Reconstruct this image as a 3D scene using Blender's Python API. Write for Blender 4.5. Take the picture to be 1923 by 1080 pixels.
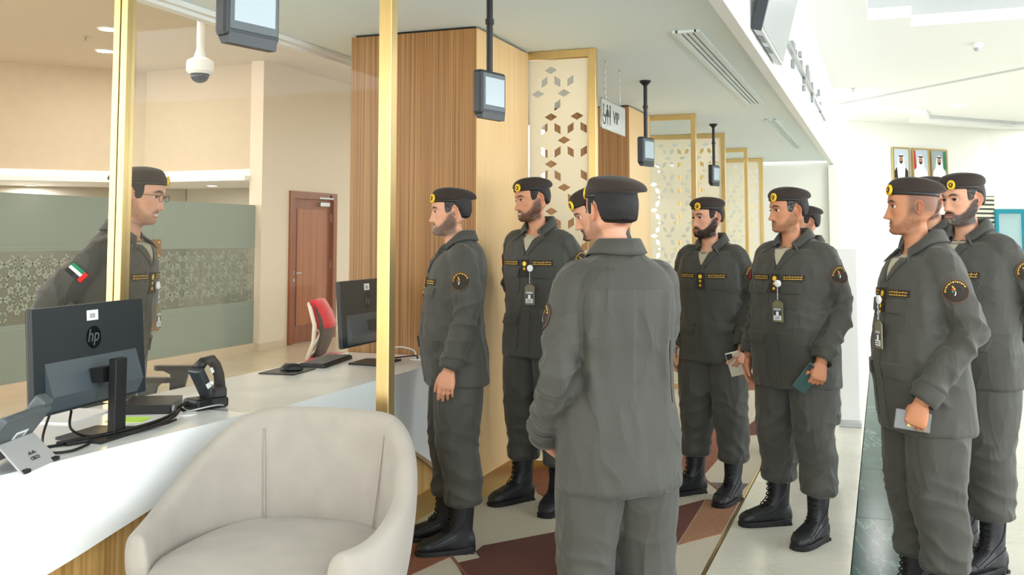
import bpy, bmesh, math, random
import numpy as np
from mathutils import Vector, Matrix, Euler
from mathutils.bvhtree import BVHTree
for o in list(bpy.data.objects): bpy.data.objects.remove(o, do_unlink=True)
SC = bpy.context.scene; COL = SC.collection
R = math.radians; PI = math.pi
# ---------------------------------------------------------------- camera
cam = bpy.data.cameras.new('camera'); camo = bpy.data.objects.new('camera', cam); COL.objects.link(camo)
camo.location = (0, 0, 1.515); camo.rotation_euler = (R(90 + 4.03), 0, R(20.46))
cam.sensor_width = 36; cam.lens = 1860 / 1923 * 36; cam.shift_y = -226 / 1923; cam.clip_end = 200; cam.clip_start = .05
SC.camera = camo
# ---------------------------------------------------------------- light
SC.view_settings.view_transform = 'Standard'; SC.view_settings.look = 'None'
SC.view_settings.exposure = 1.3; SC.view_settings.gamma = 1.0; SC.view_settings.use_curve_mapping = False
W = bpy.data.worlds.new('world'); SC.world = W; W.use_nodes = True
W.node_tree.nodes['Background'].inputs[0].default_value = (.93, .97, 1.0, 1)
W.node_tree.nodes['Background'].inputs[1].default_value = 2.35
def lamp_area(name, loc, rot, size, power, col=(1, 1, 1), parent=None, shape='DISK', size_y=None, spread=None):
    l = bpy.data.lights.new(name, 'AREA'); l.shape = shape; l.size = size; l.energy = power; l.color = col
    if size_y: l.size_y = size_y
    if spread: l.spread = spread
    o = bpy.data.objects.new(name, l); COL.objects.link(o); o.location = loc; o.rotation_euler = rot
    if parent: o.parent = parent
    return o
# ---------------------------------------------------------------- helpers
def link(o, parent=None):
    COL.objects.link(o)
    if parent is not None: o.parent = parent
    return o
class MB:
    def __init__(s): s.v = []; s.f = []; s.m = []; s.uvs = None
    def add(s, verts, faces, mi=0, M=None):
        b = len(s.v)
        for p in verts: s.v.append(tuple(M @ Vector(p)) if M is not None else tuple(p))
        for f in faces: s.f.append(tuple(i + b for i in f)); s.m.append(mi)
        return s
    def box(s, c, d, M=None, mi=0, ch=0.0):
        x, y, z = (k / 2 for k in d)
        if ch <= 0:
            vs = [(c[0]+i*x, c[1]+j*y, c[2]+k*z) for i in (-1,1) for j in (-1,1) for k in (-1,1)]
            fs = [(0,1,3,2),(4,6,7,5),(0,4,5,1),(2,3,7,6),(0,2,6,4),(1,5,7,3)]
            return s.add(vs, fs, mi, M)
        bm = bmesh.new(); bmesh.ops.create_cube(bm, size=1.0)
        for v in bm.verts: v.co = Vector((c[0]+v.co.x*d[0], c[1]+v.co.y*d[1], c[2]+v.co.z*d[2]))
        bmesh.ops.bevel(bm, geom=bm.edges[:], offset=ch, segments=2, profile=.5, affect='EDGES')
        bm.verts.index_update()
        s.add([v.co.copy() for v in bm.verts], [[v.index for v in f.verts] for f in bm.faces], mi, M); bm.free(); return s
    def bx(s, x0, x1, y0, y1, z0, z1, mi=0, ch=0.0):
        return s.box(((x0+x1)/2, (y0+y1)/2, (z0+z1)/2), (x1-x0, y1-y0, z1-z0), None, mi, ch)
    def loft(s, rings, cap0=True, cap1=True, mi=0, closed=True, M=None):
        n = len(rings[0]); vs = [p for r in rings for p in r]; fs = []
        for i in range(len(rings)-1):
            for j in range(n if closed else n-1):
                k = (j+1) % n; fs.append((i*n+j, i*n+k, (i+1)*n+k, (i+1)*n+j))
        if cap0: fs.append(tuple(range(n-1, -1, -1)))
        if cap1: fs.append(tuple((len(rings)-1)*n + j for j in range(n)))
        return s.add(vs, fs, mi, M)
    def tube(s, pts, r, n=8, mi=0, M=None, caps=True):
        P = [Vector(p) for p in pts]; rs = r if isinstance(r, (list, tuple)) else [r]*len(P); rings = []
        up = None
        for i, p in enumerate(P):
            t = (P[min(i+1, len(P)-1)] - P[max(i-1, 0)]).normalized()
            if up is None: up = Vector((0,0,1)) if abs(t.z) < .9 else Vector((0,1,0))
            a = t.cross(up)
            if a.length < 1e-4: a = t.cross(Vector((1,0,0)))
            a.normalize(); b = a.cross(t).normalized(); up = b
            q = rs[i]; qa, qb = q if isinstance(q, tuple) else (q, q)
            rings.append([p + a*math.cos(k*2*PI/n)*qa + b*math.sin(k*2*PI/n)*qb for k in range(n)])
        return s.loft(rings, caps, caps, mi, True, M)
    def lathe(s, prof, n=24, M=None, mi=0, cap=True):
        rings = [[(r*math.cos(k*2*PI/n), r*math.sin(k*2*PI/n), z) for k in range(n)] for r, z in prof]
        return s.loft(rings, cap, cap, mi, True, M)
    def prism(s, poly, h0, h1, axis='z', mi=0, M=None):
        def p3(a, b, h): return {'z': (a,b,h), 'y': (a,h,b), 'x': (h,a,b)}[axis]
        n = len(poly); vs = [p3(a,b,h0) for a,b in poly] + [p3(a,b,h1) for a,b in poly]
        fs = [tuple(range(n-1,-1,-1)), tuple(range(n,2*n))] + [(i,(i+1)%n,n+(i+1)%n,n+i) for i in range(n)]
        return s.add(vs, fs, mi, M)
    def mesh(s, name='m'):
        me = bpy.data.meshes.new(name); me.from_pydata(s.v, [], s.f)
        if any(s.m): me.polygons.foreach_set('material_index', s.m)
        bm = bmesh.new(); bm.from_mesh(me); bmesh.ops.recalc_face_normals(bm, faces=bm.faces); bm.to_mesh(me); bm.free()
        me.update(); return me
    def build(s, name, mat, parent=None, smooth=False, M=None, angle=None):
        me = s.mesh(name); return mob(name, me, mat, parent, smooth, angle)
def mob(name, me, mat, parent=None, smooth=False, angle=None):
    for m in (mat if isinstance(mat, (list, tuple)) else [mat]): me.materials.append(m)
    if smooth:
        me.polygons.foreach_set('use_smooth', [True]*len(me.polygons))
        if angle:
            me.set_sharp_from_angle(angle=R(angle))
    return link(bpy.data.objects.new(name, me), parent)
def empty(name, loc=(0,0,0), rz=0.0):
    o = bpy.data.objects.new(name, None); COL.objects.link(o); o.location = loc; o.rotation_euler = (0,0,rz); o.empty_display_size = .1
    return o
def tag(o, label, cat, group=None):
    o['label'] = label; o['category'] = cat
    if group: o['group'] = group
    return o
def struct(o, label=None, cat=None):
    o['kind'] = 'structure'
    if label: o['label'] = label
    if cat: o['category'] = cat
    return o
def TR(loc=(0,0,0), rot=(0,0,0), sc=(1,1,1)):
    return Matrix.LocRotScale(Vector(loc), Euler(rot), Vector(sc))
def copy_tree(o, parent=None):
    c = o.copy(); COL.objects.link(c)
    if parent is not None: c.parent = parent
    for ch in list(o.children): copy_tree(ch, c)
    return c
# ---------------------------------------------------------------- materials
MATS = {}
def srgb(r, g, b):
    f = lambda c: c/12.92 if c <= .04045 else ((c+.055)/1.055)**2.4
    return (f(r/255), f(g/255), f(b/255), 1)
def mat(name, col, rough=.5, metal=0.0, spec=.5, var=0.0, vscale=8.0, bump=0.0, bscale=60.0, stretch=(1,1,1), coat=0.0, sheen=0.0, trans=0.0, ior=1.45, emit=None, estr=0.0, col2=None, detail=3.0, alpha=1.0):
    if name in MATS: return MATS[name]
    m = bpy.data.materials.new(name); m.use_nodes = True; nt = m.node_tree; N = nt.nodes; L = nt.links
    b = N['Principled BSDF']; c = srgb(*col)
    b.inputs['Base Color'].default_value = c; b.inputs['Roughness'].default_value = rough; b.inputs['Metallic'].default_value = metal
    b.inputs['Specular IOR Level'].default_value = spec; b.inputs['Coat Weight'].default_value = coat; b.inputs['Coat Roughness'].default_value = .05
    b.inputs['Sheen Weight'].default_value = sheen; b.inputs['Transmission Weight'].default_value = trans; b.inputs['IOR'].default_value = ior
    b.inputs['Alpha'].default_value = alpha
    if emit: b.inputs['Emission Color'].default_value = srgb(*emit); b.inputs['Emission Strength'].default_value = estr
    tc = N.new('ShaderNodeTexCoord'); mp = N.new('ShaderNodeMapping'); mp.inputs['Scale'].default_value = stretch
    L.new(tc.outputs['Object'], mp.inputs[0])
    if var > 0 or col2:
        nz = N.new('ShaderNodeTexNoise'); nz.inputs['Scale'].default_value = vscale; nz.inputs['Detail'].default_value = detail
        L.new(mp.outputs[0], nz.inputs['Vector'])
        cr = N.new('ShaderNodeValToRGB'); L.new(nz.outputs[0], cr.inputs[0])
        d = srgb(*col2) if col2 else tuple(k*(1-var) for k in c[:3]) + (1,)
        e = c if col2 else tuple(min(1, k*(1+var)) for k in c[:3]) + (1,)
        cr.color_ramp.elements[0].position = .32; cr.color_ramp.elements[1].position = .68
        cr.color_ramp.elements[0].color = d; cr.color_ramp.elements[1].color = e
        L.new(cr.outputs[0], b.inputs['Base Color'])
    if bump > 0:
        n2 = N.new('ShaderNodeTexNoise'); n2.inputs['Scale'].default_value = bscale; n2.inputs['Detail'].default_value = 3
        L.new(mp.outputs[0], n2.inputs['Vector'])
        bp = N.new('ShaderNodeBump'); bp.inputs['Strength'].default_value = bump; bp.inputs['Distance'].default_value = .01
        L.new(n2.outputs[0], bp.inputs['Height']); L.new(bp.outputs[0], b.inputs['Normal'])
    MATS[name] = m; return m
def wood(name, c0, c1, c2, sx=70, rough=.4, zs=.5):
    m = mat(name, c1, rough); nt = m.node_tree; N = nt.nodes; L = nt.links; b = N['Principled BSDF']
    tc = N.new('ShaderNodeTexCoord'); mp = N.new('ShaderNodeMapping'); mp.inputs['Scale'].default_value = (sx, sx, zs)
    L.new(tc.outputs['Object'], mp.inputs[0])
    nz = N.new('ShaderNodeTexNoise'); nz.inputs['Scale'].default_value = 1.0; nz.inputs['Detail'].default_value = 4; nz.inputs['Roughness'].default_value = .6
    L.new(mp.outputs[0], nz.inputs['Vector']); cr = N.new('ShaderNodeValToRGB'); L.new(nz.outputs[0], cr.inputs[0])
    e = cr.color_ramp.elements; e[0].position = .33; e[1].position = .66; e[0].color = srgb(*c0); e[1].color = srgb(*c2)
    k = e.new(.5); k.color = srgb(*c1)
    L.new(cr.outputs[0], b.inputs['Base Color']); return m
M_white = mat('white_paint', (238, 240, 237), .6)
M_ceil = mat('soffit_paint', (230, 243, 245), .65)
M_offceil = mat('office_ceiling_paint', (214, 204, 186), .7)
M_beige = mat('beige_paint', (206, 190, 164), .7, var=.02)
M_cream = mat('cream_paint', (232, 218, 197), .7)
M_offfloor = mat('office_floor_stone', (214, 197, 170), .25, var=.03, vscale=3)
M_stone = mat('cream_stone', (222, 219, 206), .16, var=.05, vscale=2.5, detail=8)
M_joint = mat('joint_grey', (150, 145, 132), .7)
M_dark = mat('dark_gap', (28, 26, 24), .8)
M_wood = wood('shaded_zebrano_veneer', (112, 76, 40), (150, 108, 62), (170, 128, 80), 120)  # column front, darkened in colour as its shaded face
M_woodlit = wood('lit_column_veneer', (206, 170, 116), (220, 186, 134), (228, 196, 146), 110, .3)  # brighter veneer colour for the lit side of the columns
M_wood2 = wood('pale_zebrano_veneer', (150, 112, 60), (190, 152, 92), (206, 172, 112), 60)
M_doorwood = wood('door_wood', (122, 62, 28), (142, 76, 36), (158, 90, 46), 30, .35)
M_gold = mat('brushed_gold', (224, 196, 138), .3, 1.0, var=.05, vscale=40, stretch=(8, 8, .2))
M_bronze = mat('bronze_plate', (150, 112, 78), .35, .8)
M_ivory = mat('ivory_lacquer', (238, 230, 204), .35)
M_lacq = mat('white_lacquer', (238, 242, 243), .2, spec=.4, coat=.12)
M_black = mat('black_plastic', (22, 24, 26), .42)
M_blackg = mat('charcoal_plastic', (46, 52, 56), .38)
M_greyp = mat('slate_plastic', (82, 90, 95), .4)
M_steel = mat('brushed_steel', (190, 192, 192), .3, 1.0)
M_silver = mat('silver_plastic', (186, 190, 192), .35, .3)
M_screen = mat('display_glass', (164, 178, 184), .12, emit=(200, 218, 228), estr=.02)
M_cable = mat('black_cable', (16, 16, 17), .5)
M_label = mat('white_label', (235, 238, 240), .5)
M_ink = mat('black_ink', (20, 20, 22), .5)
M_velvet = mat('beige_velvet', (164, 158, 149), .85, sheen=.25, var=.05, vscale=9, bump=.06, bscale=300)
def glass_mat(name, tint, fac_gloss=.12, rough=.0, alpha=.9):
    m = bpy.data.materials.new(name); m.use_nodes = True; nt = m.node_tree; N = nt.nodes; L = nt.links
    for n in list(N):
        if n.type != 'OUTPUT_MATERIAL': N.remove(n)
    t = N.new('ShaderNodeBsdfTransparent'); t.inputs[0].default_value = tint
    g = N.new('ShaderNodeBsdfGlossy'); g.inputs['Roughness'].default_value = rough
    fr = N.new('ShaderNodeFresnel'); fr.inputs[0].default_value = 1.2
    mx = N.new('ShaderNodeMixShader'); L.new(fr.outputs[0], mx.inputs[0]); L.new(t.outputs[0], mx.inputs[1]); L.new(g.outputs[0], mx.inputs[2])
    L.new(mx.outputs[0], [n for n in N if n.type == 'OUTPUT_MATERIAL'][0].inputs[0]); return m
M_glass = glass_mat('clear_glass', (.97, .985, .98, 1))
M_bandglass = glass_mat('office_glass', (.55, .62, .57, 1))
def frost_mat(name, col, keep):
    m = bpy.data.materials.new(name); m.use_nodes = True; nt = m.node_tree; N = nt.nodes; L = nt.links
    b = N['Principled BSDF']; b.inputs['Base Color'].default_value = srgb(*col); b.inputs['Roughness'].default_value = .35
    t = N.new('ShaderNodeBsdfTransparent'); mx = N.new('ShaderNodeMixShader'); mx.inputs[0].default_value = keep
    L.new(t.outputs[0], mx.inputs[1]); L.new(b.outputs[0], mx.inputs[2])
    L.new(mx.outputs[0], [n for n in N if n.type == 'OUTPUT_MATERIAL'][0].inputs[0]); return m
M_frost = frost_mat('frosted_glass', (146, 160, 148), .88)
M_etch = frost_mat('etched_pattern', (168, 180, 164), .8)
M_band2 = frost_mat('semi_frosted_band', (98, 112, 101), .5)
# ================================================================ STRUCTURE
ZC = 2.76        # soffit over the counters
ZH = 4.0         # hall ceiling
ZO = 3.92        # office ceiling
# ---- floors
fl = struct(MB().bx(-14, 9, -9, 34, -.12, -.022).build('floor', M_joint), 'pale stone floor of the hall and office', 'floor')
rng = random.Random(3)
def tile_mesh(w, l, m):
    me = MB().bx(-w/2, w/2, -l/2, l/2, -.022, 0, 0, .0015).mesh('tile'); me.materials.append(m); return me
def lay(x0, x1, y0, y1, nx, ny, m, name, parent, gap=.004):
    w = (x1-x0)/nx; l = (y1-y0)/ny; me = tile_mesh(w-gap, l-gap, m)
    for i in range(nx):
        for j in range(ny):
            o = link(bpy.data.objects.new(name, me), parent); o.location = (x0+(i+.5)*w, y0+(j+.5)*l, 0)
M_marble = mat('green_marble', (34, 88, 78), .18, col2=(18, 56, 50), vscale=2.2, detail=8, spec=.2, ior=1.14)
def veins(m, col, scale=1.6, width=.02, stretch=(1.0, .45, 1), k=.4):
    nt = m.node_tree; N = nt.nodes; L = nt.links; b = N['Principled BSDF']
    src = b.inputs['Base Color'].links[0].from_socket
    tc = N.new('ShaderNodeTexCoord'); mp = N.new('ShaderNodeMapping'); mp.inputs['Scale'].default_value = stretch
    geo = N.new('ShaderNodeNewGeometry'); L.new(geo.outputs['Position'], mp.inputs[0])
    n1 = N.new('ShaderNodeTexNoise'); n1.inputs['Scale'].default_value = scale; n1.inputs['Detail'].default_value = 9; n1.inputs['Roughness'].default_value = .62; n1.inputs['Distortion'].default_value = 1.2
    L.new(mp.outputs[0], n1.inputs['Vector'])
    s = N.new('ShaderNodeMath'); s.operation = 'SUBTRACT'; s.inputs[1].default_value = .5; L.new(n1.outputs[0], s.inputs[0])
    a = N.new('ShaderNodeMath'); a.operation = 'ABSOLUTE'; L.new(s.outputs[0], a.inputs[0])
    cr = N.new('ShaderNodeValToRGB'); cr.color_ramp.elements[0].color = (k, k, k, 1); cr.color_ramp.elements[1].color = (0, 0, 0, 1)
    cr.color_ramp.elements[0].position = 0; cr.color_ramp.elements[1].position = width; L.new(a.outputs[0], cr.inputs[0])
    mx = N.new('ShaderNodeMix'); mx.data_type = 'RGBA'; L.new(cr.outputs[0], mx.inputs[0]); L.new(src, mx.inputs[6]); mx.inputs[7].default_value = srgb(*col)
    L.new(mx.outputs[2], b.inputs['Base Color'])
veins(M_marble, (165, 195, 185), 1.8, .012)
veins(M_stone, (168, 160, 142), 3.0, .008, (1, 1, 1), .35)
lay(-.785, -.172, 1.0, 22.6, 1, 24, M_stone, 'stone_tile', fl)
lay(.482, 4.982, 2.0, 24.5, 5, 25, M_stone, 'stone_tile', fl)
ms = struct(MB().bx(-.17, .48, 1.0, 22.6, -.021, -.012).build('floor_marble_strip', M_joint), 'dark green veined marble strip in the pale stone floor', 'floor')
lay(-.17, .48, 1.0, 22.6, 1, 18, M_marble, 'marble_slab', ms, .003)
of = struct(MB().bx(-18.5, -3.05, -8, 20, -.03, -.002).build('floor_office', M_offfloor), 'polished beige stone floor behind the counters', 'floor')
# brass and dark joint between carpet and stone
struct(MB().bx(-.80, -.787, 1, 17, -.02, .003).build('trim_1', M_gold), 'thin metal strip between carpet and stone', 'trim')
# ---- carpet with inlaid polygons
M_ccream = mat('carpet_cream', (196, 188, 170), .95, var=.09, vscale=160, bump=.3, bscale=400)
M_cmaroon = mat('carpet_maroon', (98, 58, 50), .95, var=.12, vscale=120, bump=.3, bscale=400)
M_crust = mat('carpet_rust', (140, 88, 66), .95, var=.16, vscale=60, bump=.3, bscale=400)
M_ctan = mat('carpet_tan', (160, 116, 88), .95, var=.12, vscale=60, bump=.3, bscale=400)
M_cgrey = mat('carpet_grey', (112, 100, 100), .95, var=.12, vscale=80, bump=.3, bscale=400)
cp = struct(MB().bx(-3.06, -.802, 1.0, 17.0, -.021, .004).build('floor_carpet', M_ccream), 'cream carpet inlaid with maroon, rust and grey angular shapes', 'carpet')
def inlay(poly, m, h=.0065):
    return MB().prism(poly, .0, h).build('carpet_patch', m, cp)
inlay([(-2.05,3.95),(-2.34,4.0),(-2.34,4.67),(-2.313,4.87),(-1.954,4.398)], M_crust)
inlay([(-1.872,4.609),(-1.607,4.951),(-1.374,5.199),(-1.107,4.179),(-1.3,3.6),(-1.655,3.975),(-1.889,4.324),(-1.814,4.434),(-1.871,4.513)], M_cmaroon)
inlay([(-2.2,6.2),(-1.75,6.5),(-1.55,5.25),(-1.687,5.354),(-1.951,5.657)], M_crust)
inlay([(-1.186,5.518),(-.995,5.849),(-.985,4.92),(-1.095,4.62),(-1.3,5.0)], M_cmaroon)
inlay([(-.99,5.852),(-.805,5.868),(-.806,5.222),(-.979,4.95)], M_ctan)
inlay([(-1.034,6.257),(-.806,6.315),(-.827,6.038),(-.957,6.094)], M_cgrey)
inlay([(-1.229,5.582),(-1.155,5.692),(-1.241,5.782),(-1.4,5.75)], M_cgrey)
inlay([(-1.236,6.37),(-1.49,7.9),(-1.543,9.786),(-1.2,8.2),(-1.084,6.994),(-1.10,6.40)], M_crust)
for pl, m in [([(-1.62,7.0),(-1.40,7.5),(-1.7,8.1)], M_cgrey), ([(-1.1,7.7),(-.82,8.0),(-.82,8.9),(-1.0,8.7)], M_cmaroon),
              ([(-2.2,7.0),(-1.7,7.2),(-1.9,8.4)], M_cmaroon), ([(-1.1,9.3),(-.82,9.2),(-.82,9.9)], M_cgrey), ([(-1.5,10),(-.9,10.3),(-1.2,11.2),(-1.6,11.4)], M_crust),
              ([(-1.7,12),(-1.0,12.2),(-1.3,13.5)], M_cmaroon), ([(-1.2,14),(-.85,13.4),(-.9,15)], M_crust), ([(-1.2,2.9),(-.85,3.4),(-1.1,3.9)], M_cgrey), ([(-1.05,3.0),(-.81,3.1),(-.81,2.2)], M_crust)]:
    inlay(pl, m)
for a, b in (((-2.313,4.88),(-1.62,3.98)), ((-1.13,5.68),(-1.14,5.80)), ((-1.95,5.665),(-1.4,5.22)), ((-1.09,6.36),(-.957,6.10))):
    d = Vector((b[0]-a[0], b[1]-a[1])); n = Vector((-d.y, d.x)).normalized()*.006
    inlay([(a[0]-n.x,a[1]-n.y),(b[0]-n.x,b[1]-n.y),(b[0]+n.x,b[1]+n.y),(a[0]+n.x,a[1]+n.y)], M_crust, .0075)
# ---- soffit over the counters with two slot diffusers, fascia to the hall
def slab_holes(x0, x1, y0, y1, z0, z1, holes):
    """slab split into strips round rectangular holes that share one x range each"""
    mb = MB(); xs = sorted({x0, x1, *[h[0] for h in holes], *[h[1] for h in holes]}); ys = sorted({y0, y1, *[h[2] for h in holes], *[h[3] for h in holes]})
    for i in range(len(xs)-1):
        for j in range(len(ys)-1):
            cx = (xs[i]+xs[i+1])/2; cy = (ys[j]+ys[j+1])/2
            if not any(h[0] < cx < h[1] and h[2] < cy < h[3] for h in holes): mb.bx(xs[i], xs[i+1], ys[j], ys[j+1], z0, z1)
    return mb
struct(slab_holes(-3.47, -.79, -2.5, 16.96, ZC, ZC+.12, []).build('ceiling', M_ceil), 'low white ceiling soffit over the reception counters', 'ceiling')
fa = struct(MB().bx(-.79, -.72, -2.5, 17.3, 2.70, ZH+.2).build('wall_fascia', M_white), 'white fascia wall above the counter soffit', 'wall')
MB().bx(-.80, -.772, -2, 16.96, 2.735, 2.775).build('shadow_strip', M_ceil, fa)
struct(MB().bx(-3.6, -3.47, -2.5, 16.96, ZC-.02, ZO+.1).build('wall_upstand', M_offceil), 'upstand between the soffit and the higher office ceiling', 'wall')
struct(MB().bx(-3.53, -3.47, -2.5, 16.96, ZC-.05, ZC+.01).bx(-3.47, -3.43, -2.5, 16.96, ZC-.03, ZC-.001).build('trim_2', M_white), 'white moulding along the edge of the soffit', 'trim')
struct(MB().bx(-18.5, -3.6, -2.5, 20, ZO, ZO+.1).build('ceiling_office', M_offceil), 'warm white ceiling of the office behind the counters', 'ceiling')
def slot_vent(x0, x1, y0, y1, label):
    t = empty('air_vent', ((x0+x1)/2, (y0+y1)/2, ZC))
    tag(t, label, 'vent'); w = x1-x0; l = y1-y0
    MB().bx(-w/2, w/2, -l/2, l/2, -.004, -.001).build('backing', M_dark, t)
    fr = MB()
    for i in range(4):
        a = -w/2 + i*(w*.275); fr = MB().bx(a, a+w*.175, -l/2, l/2, -.012, -.003)
        fr.build('slat', M_ceil, t)
    f = MB().bx(-w/2-.02, -w/2+.012, -l/2-.02, l/2+.02, -.014, 0).bx(w/2-.012, w/2+.02, -l/2-.02, l/2+.02, -.014, 0).bx(-w/2, w/2, -l/2-.02, -l/2+.01, -.0139, 0).bx(-w/2, w/2, l/2-.01, l/2+.02, -.0139, 0)
    f.build('frame', M_ceil, t); return t
slot_vent(-1.145, -1.02, 5.92, 9.38, 'long slotted air vent in the soffit nearest the camera')
slot_vent(-1.13, -1.035, 10.72, 14.26, 'second slotted air vent farther along the soffit')
# ---- hall ceiling with coffers
hc = struct(slab_holes(-.72, 9, -3, 34, ZH, ZH+.1, [(-.095, 9, 8.2, 11.97), (.37, 9, 11.97, 12.5)]).build('ceiling_hall', M_white), 'high white ceiling of the hall with stepped coffers', 'ceiling')
MB().bx(-.15, 9, 8, 13, ZH+.42, ZH+.5).build('coffer_panel', M_white, hc)
MB().bx(-.20, -.095, 8.2, 12.07, ZH+.1, ZH+.45).bx(-.1, .37, 11.97, 12.07, ZH+.1, ZH+.45).bx(.27, .37, 12.0, 12.55, ZH+.1, ZH+.45).bx(.37, 9, 12.5, 12.6, ZH+.1, ZH+.45).build('coffer_side', M_white, hc)
M_grey = mat('painted_shade_grey', (196, 200, 200), .6)  # grey stands in for shadow inside the ceiling recesses
MB().bx(-.095, .37, 11.955, 11.969, ZH+.14, ZH+.34).bx(.37, 9, 12.485, 12.499, ZH+.14, ZH+.34).build('cove_shade_strip', M_grey, hc)
def ceil_strip(a, b, w, z0, z1, m, name):
    d = Vector((b[0]-a[0], b[1]-a[1])); n = Vector((-d.y, d.x)).normalized()*w/2
    return MB().prism([(a[0]-n.x,a[1]-n.y),(b[0]-n.x,b[1]-n.y),(b[0]+n.x,b[1]+n.y),(a[0]+n.x,a[1]+n.y)], z0, z1).build(name, m, hc)
ceil_strip((-.8,19.48), (6,11.5), .10, ZH-.012, ZH+.01, M_grey, 'groove_shade_strip')  # grey strip paints the shadow gap at a ceiling step
ceil_strip((-.1,19.7), (.68,20.72), .28, ZH-.10, ZH, M_white, 'coffer_lip')
ceil_strip((.70,20.75), (.86,22.2), .3, ZH-.104, ZH-.001, M_white, 'coffer_lip')
ceil_strip((.70,22.0), (2.7,24.1), .34, ZH-.108, ZH-.002, M_white, 'coffer_lip')
ceil_strip((2.6,24.05), (5.0,24.6), .34, ZH-.112, ZH-.003, M_white, 'coffer_lip')
ceil_strip((.90,21.85), (2.75,23.8), .16, ZH-.04, ZH, M_grey, 'cove_shade_strip')  # recess shadow laid on as a grey strip
ceil_strip((2.7,23.8), (5.0,24.35), .16, ZH-.044, ZH-.001, M_grey, 'cove_shade_strip')
struct(MB().bx(-14, -.65, -8.2, -8.0, -.02, ZH).build('wall_added_behind', M_cream), 'unseen cream wall added behind the camera to keep the bright world out of the glass', 'wall')  # added to stop the white world reflecting in the glass screen
# ---- far hall walls
def wall_seg(name, a, b, z0, z1, th, m, label):
    d = Vector((b[0]-a[0], b[1]-a[1])); n = Vector((-d.y, d.x)).normalized()*th
    return struct(MB().prism([a, b, (b[0]+n.x,b[1]+n.y), (a[0]+n.x,a[1]+n.y)], z0, z1).build(name, m), label, 'wall')
M_farw = mat('far_wall_paint', (236, 238, 230), .6)
wall_seg('wall_far', (-1.4,21.44), (2.34,25.18), -.02, ZH, .2, M_farw, 'white angled wall carrying the three portraits')
wall_seg('wall_right', (2.34,25.18), (9.0,27.5), -.02, ZH, .2, M_farw, 'pale wall at the far right of the hall')
struct(MB().bx(-3.6, -.62, 17.0, 17.3, -.02, 2.76).build('wall_end', M_farw), 'white wall closing the counter bay at its far end', 'wall')
struct(MB().bx(-.80, -.65, 16.9, 17.3, -.02, 2.69).build('trim_3', M_farw), 'white pier at the end of the counter bay', 'trim')
struct(MB().bx(-14, 9, 34, 34.2, -.02, ZH).build('wall_back', M_farw), 'rear wall of the hall', 'wall')
struct(MB().bx(9.0, 9.2, 15.0, 34, -.02, ZH).build('wall_added_side', M_farw), 'unseen white side wall added to dim the far hall', 'wall')  # added out of view to block side light from the far hall
# ---- office walls
struct(MB().bx(-8.05, -7.85, 11.36, 12.02, -.02, ZO).bx(-8.05, -7.85, 13.30, 20, -.02, ZO).bx(-8.05, -7.85, 12.02, 13.30, 2.17, ZO).build('wall_office_door', M_cream), 'cream office wall around the brown wooden door', 'wall')
struct(MB().bx(-8.06, -7.835, 11.345, 12.0, -.02, .09).bx(-7.85, -7.835, 13.32, 20, -.02, .09).build('baseboard_office', mat('stone_skirting', (214, 196, 168), .4)), 'beige stone skirting below the office wall', 'baseboard')
struct(MB().bx(-10.0, -8.05, 11.55, 11.75, 2.46, ZO).build('wall_office_upper', M_beige), 'beige upper wall beyond the frosted glass', 'wall')
wall_seg('wall_left', (-16,5.54), (-9.99,11.55), 2.46, ZO, .2, M_beige, 'beige angled upper wall at the left')
# recessed lower room behind the glass: bulkhead ledge, cove, dim rear wall
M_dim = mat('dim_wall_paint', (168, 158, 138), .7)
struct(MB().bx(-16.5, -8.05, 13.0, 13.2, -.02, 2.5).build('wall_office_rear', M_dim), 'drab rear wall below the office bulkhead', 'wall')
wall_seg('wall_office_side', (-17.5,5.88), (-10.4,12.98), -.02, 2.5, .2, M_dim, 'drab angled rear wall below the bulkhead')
struct(MB().bx(-9.87, -8.05, 11.25, 11.40, 2.28, 2.345).bx(-10.6, -8.05, 11.40, 13.0, 2.28, 2.30).build('trim_5', M_white), 'white bulkhead ledge with concealed lighting', 'trim')
wall_seg('trim_6', (-15.9,5.22), (-9.87,11.25), 2.28, 2.345, .15, M_white, 'white angled bulkhead ledge with concealed lighting')
wall_seg('ceiling_recess', (-16.0,5.32), (-9.97,11.35), 2.28, 2.30, 1.6, M_white, 'low ceiling above the recessed office')
M_cove = mat('cove_glow_panel', (255, 225, 190), .5, emit=(255, 220, 184), estr=.45)  # glow put into the cove backing, in place of light falling on it
def seg_part(a, b, z0, z1, th, m, name, parent):
    d = Vector((b[0]-a[0], b[1]-a[1])); n = Vector((-d.y, d.x)).normalized()*th
    return MB().prism([a, b, (b[0]+n.x,b[1]+n.y), (a[0]+n.x,a[1]+n.y)], z0, z1).build(name, m, parent)
cv = tag(MB().bx(-10.0, -8.06, 11.56, 11.60, 2.31, 2.455).build('cove_glow_panel', M_cove), 'warm glowing panel standing in for lit cove backing above the ledge by the door wall', 'light')
cv2 = tag(seg_part((-15.9,5.66), (-10.02,11.54), 2.31, 2.455, .04, M_cove, 'cove_glow_panel', None), 'warm glowing panel standing in for lit cove backing above the angled ledge at left', 'light')
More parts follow.
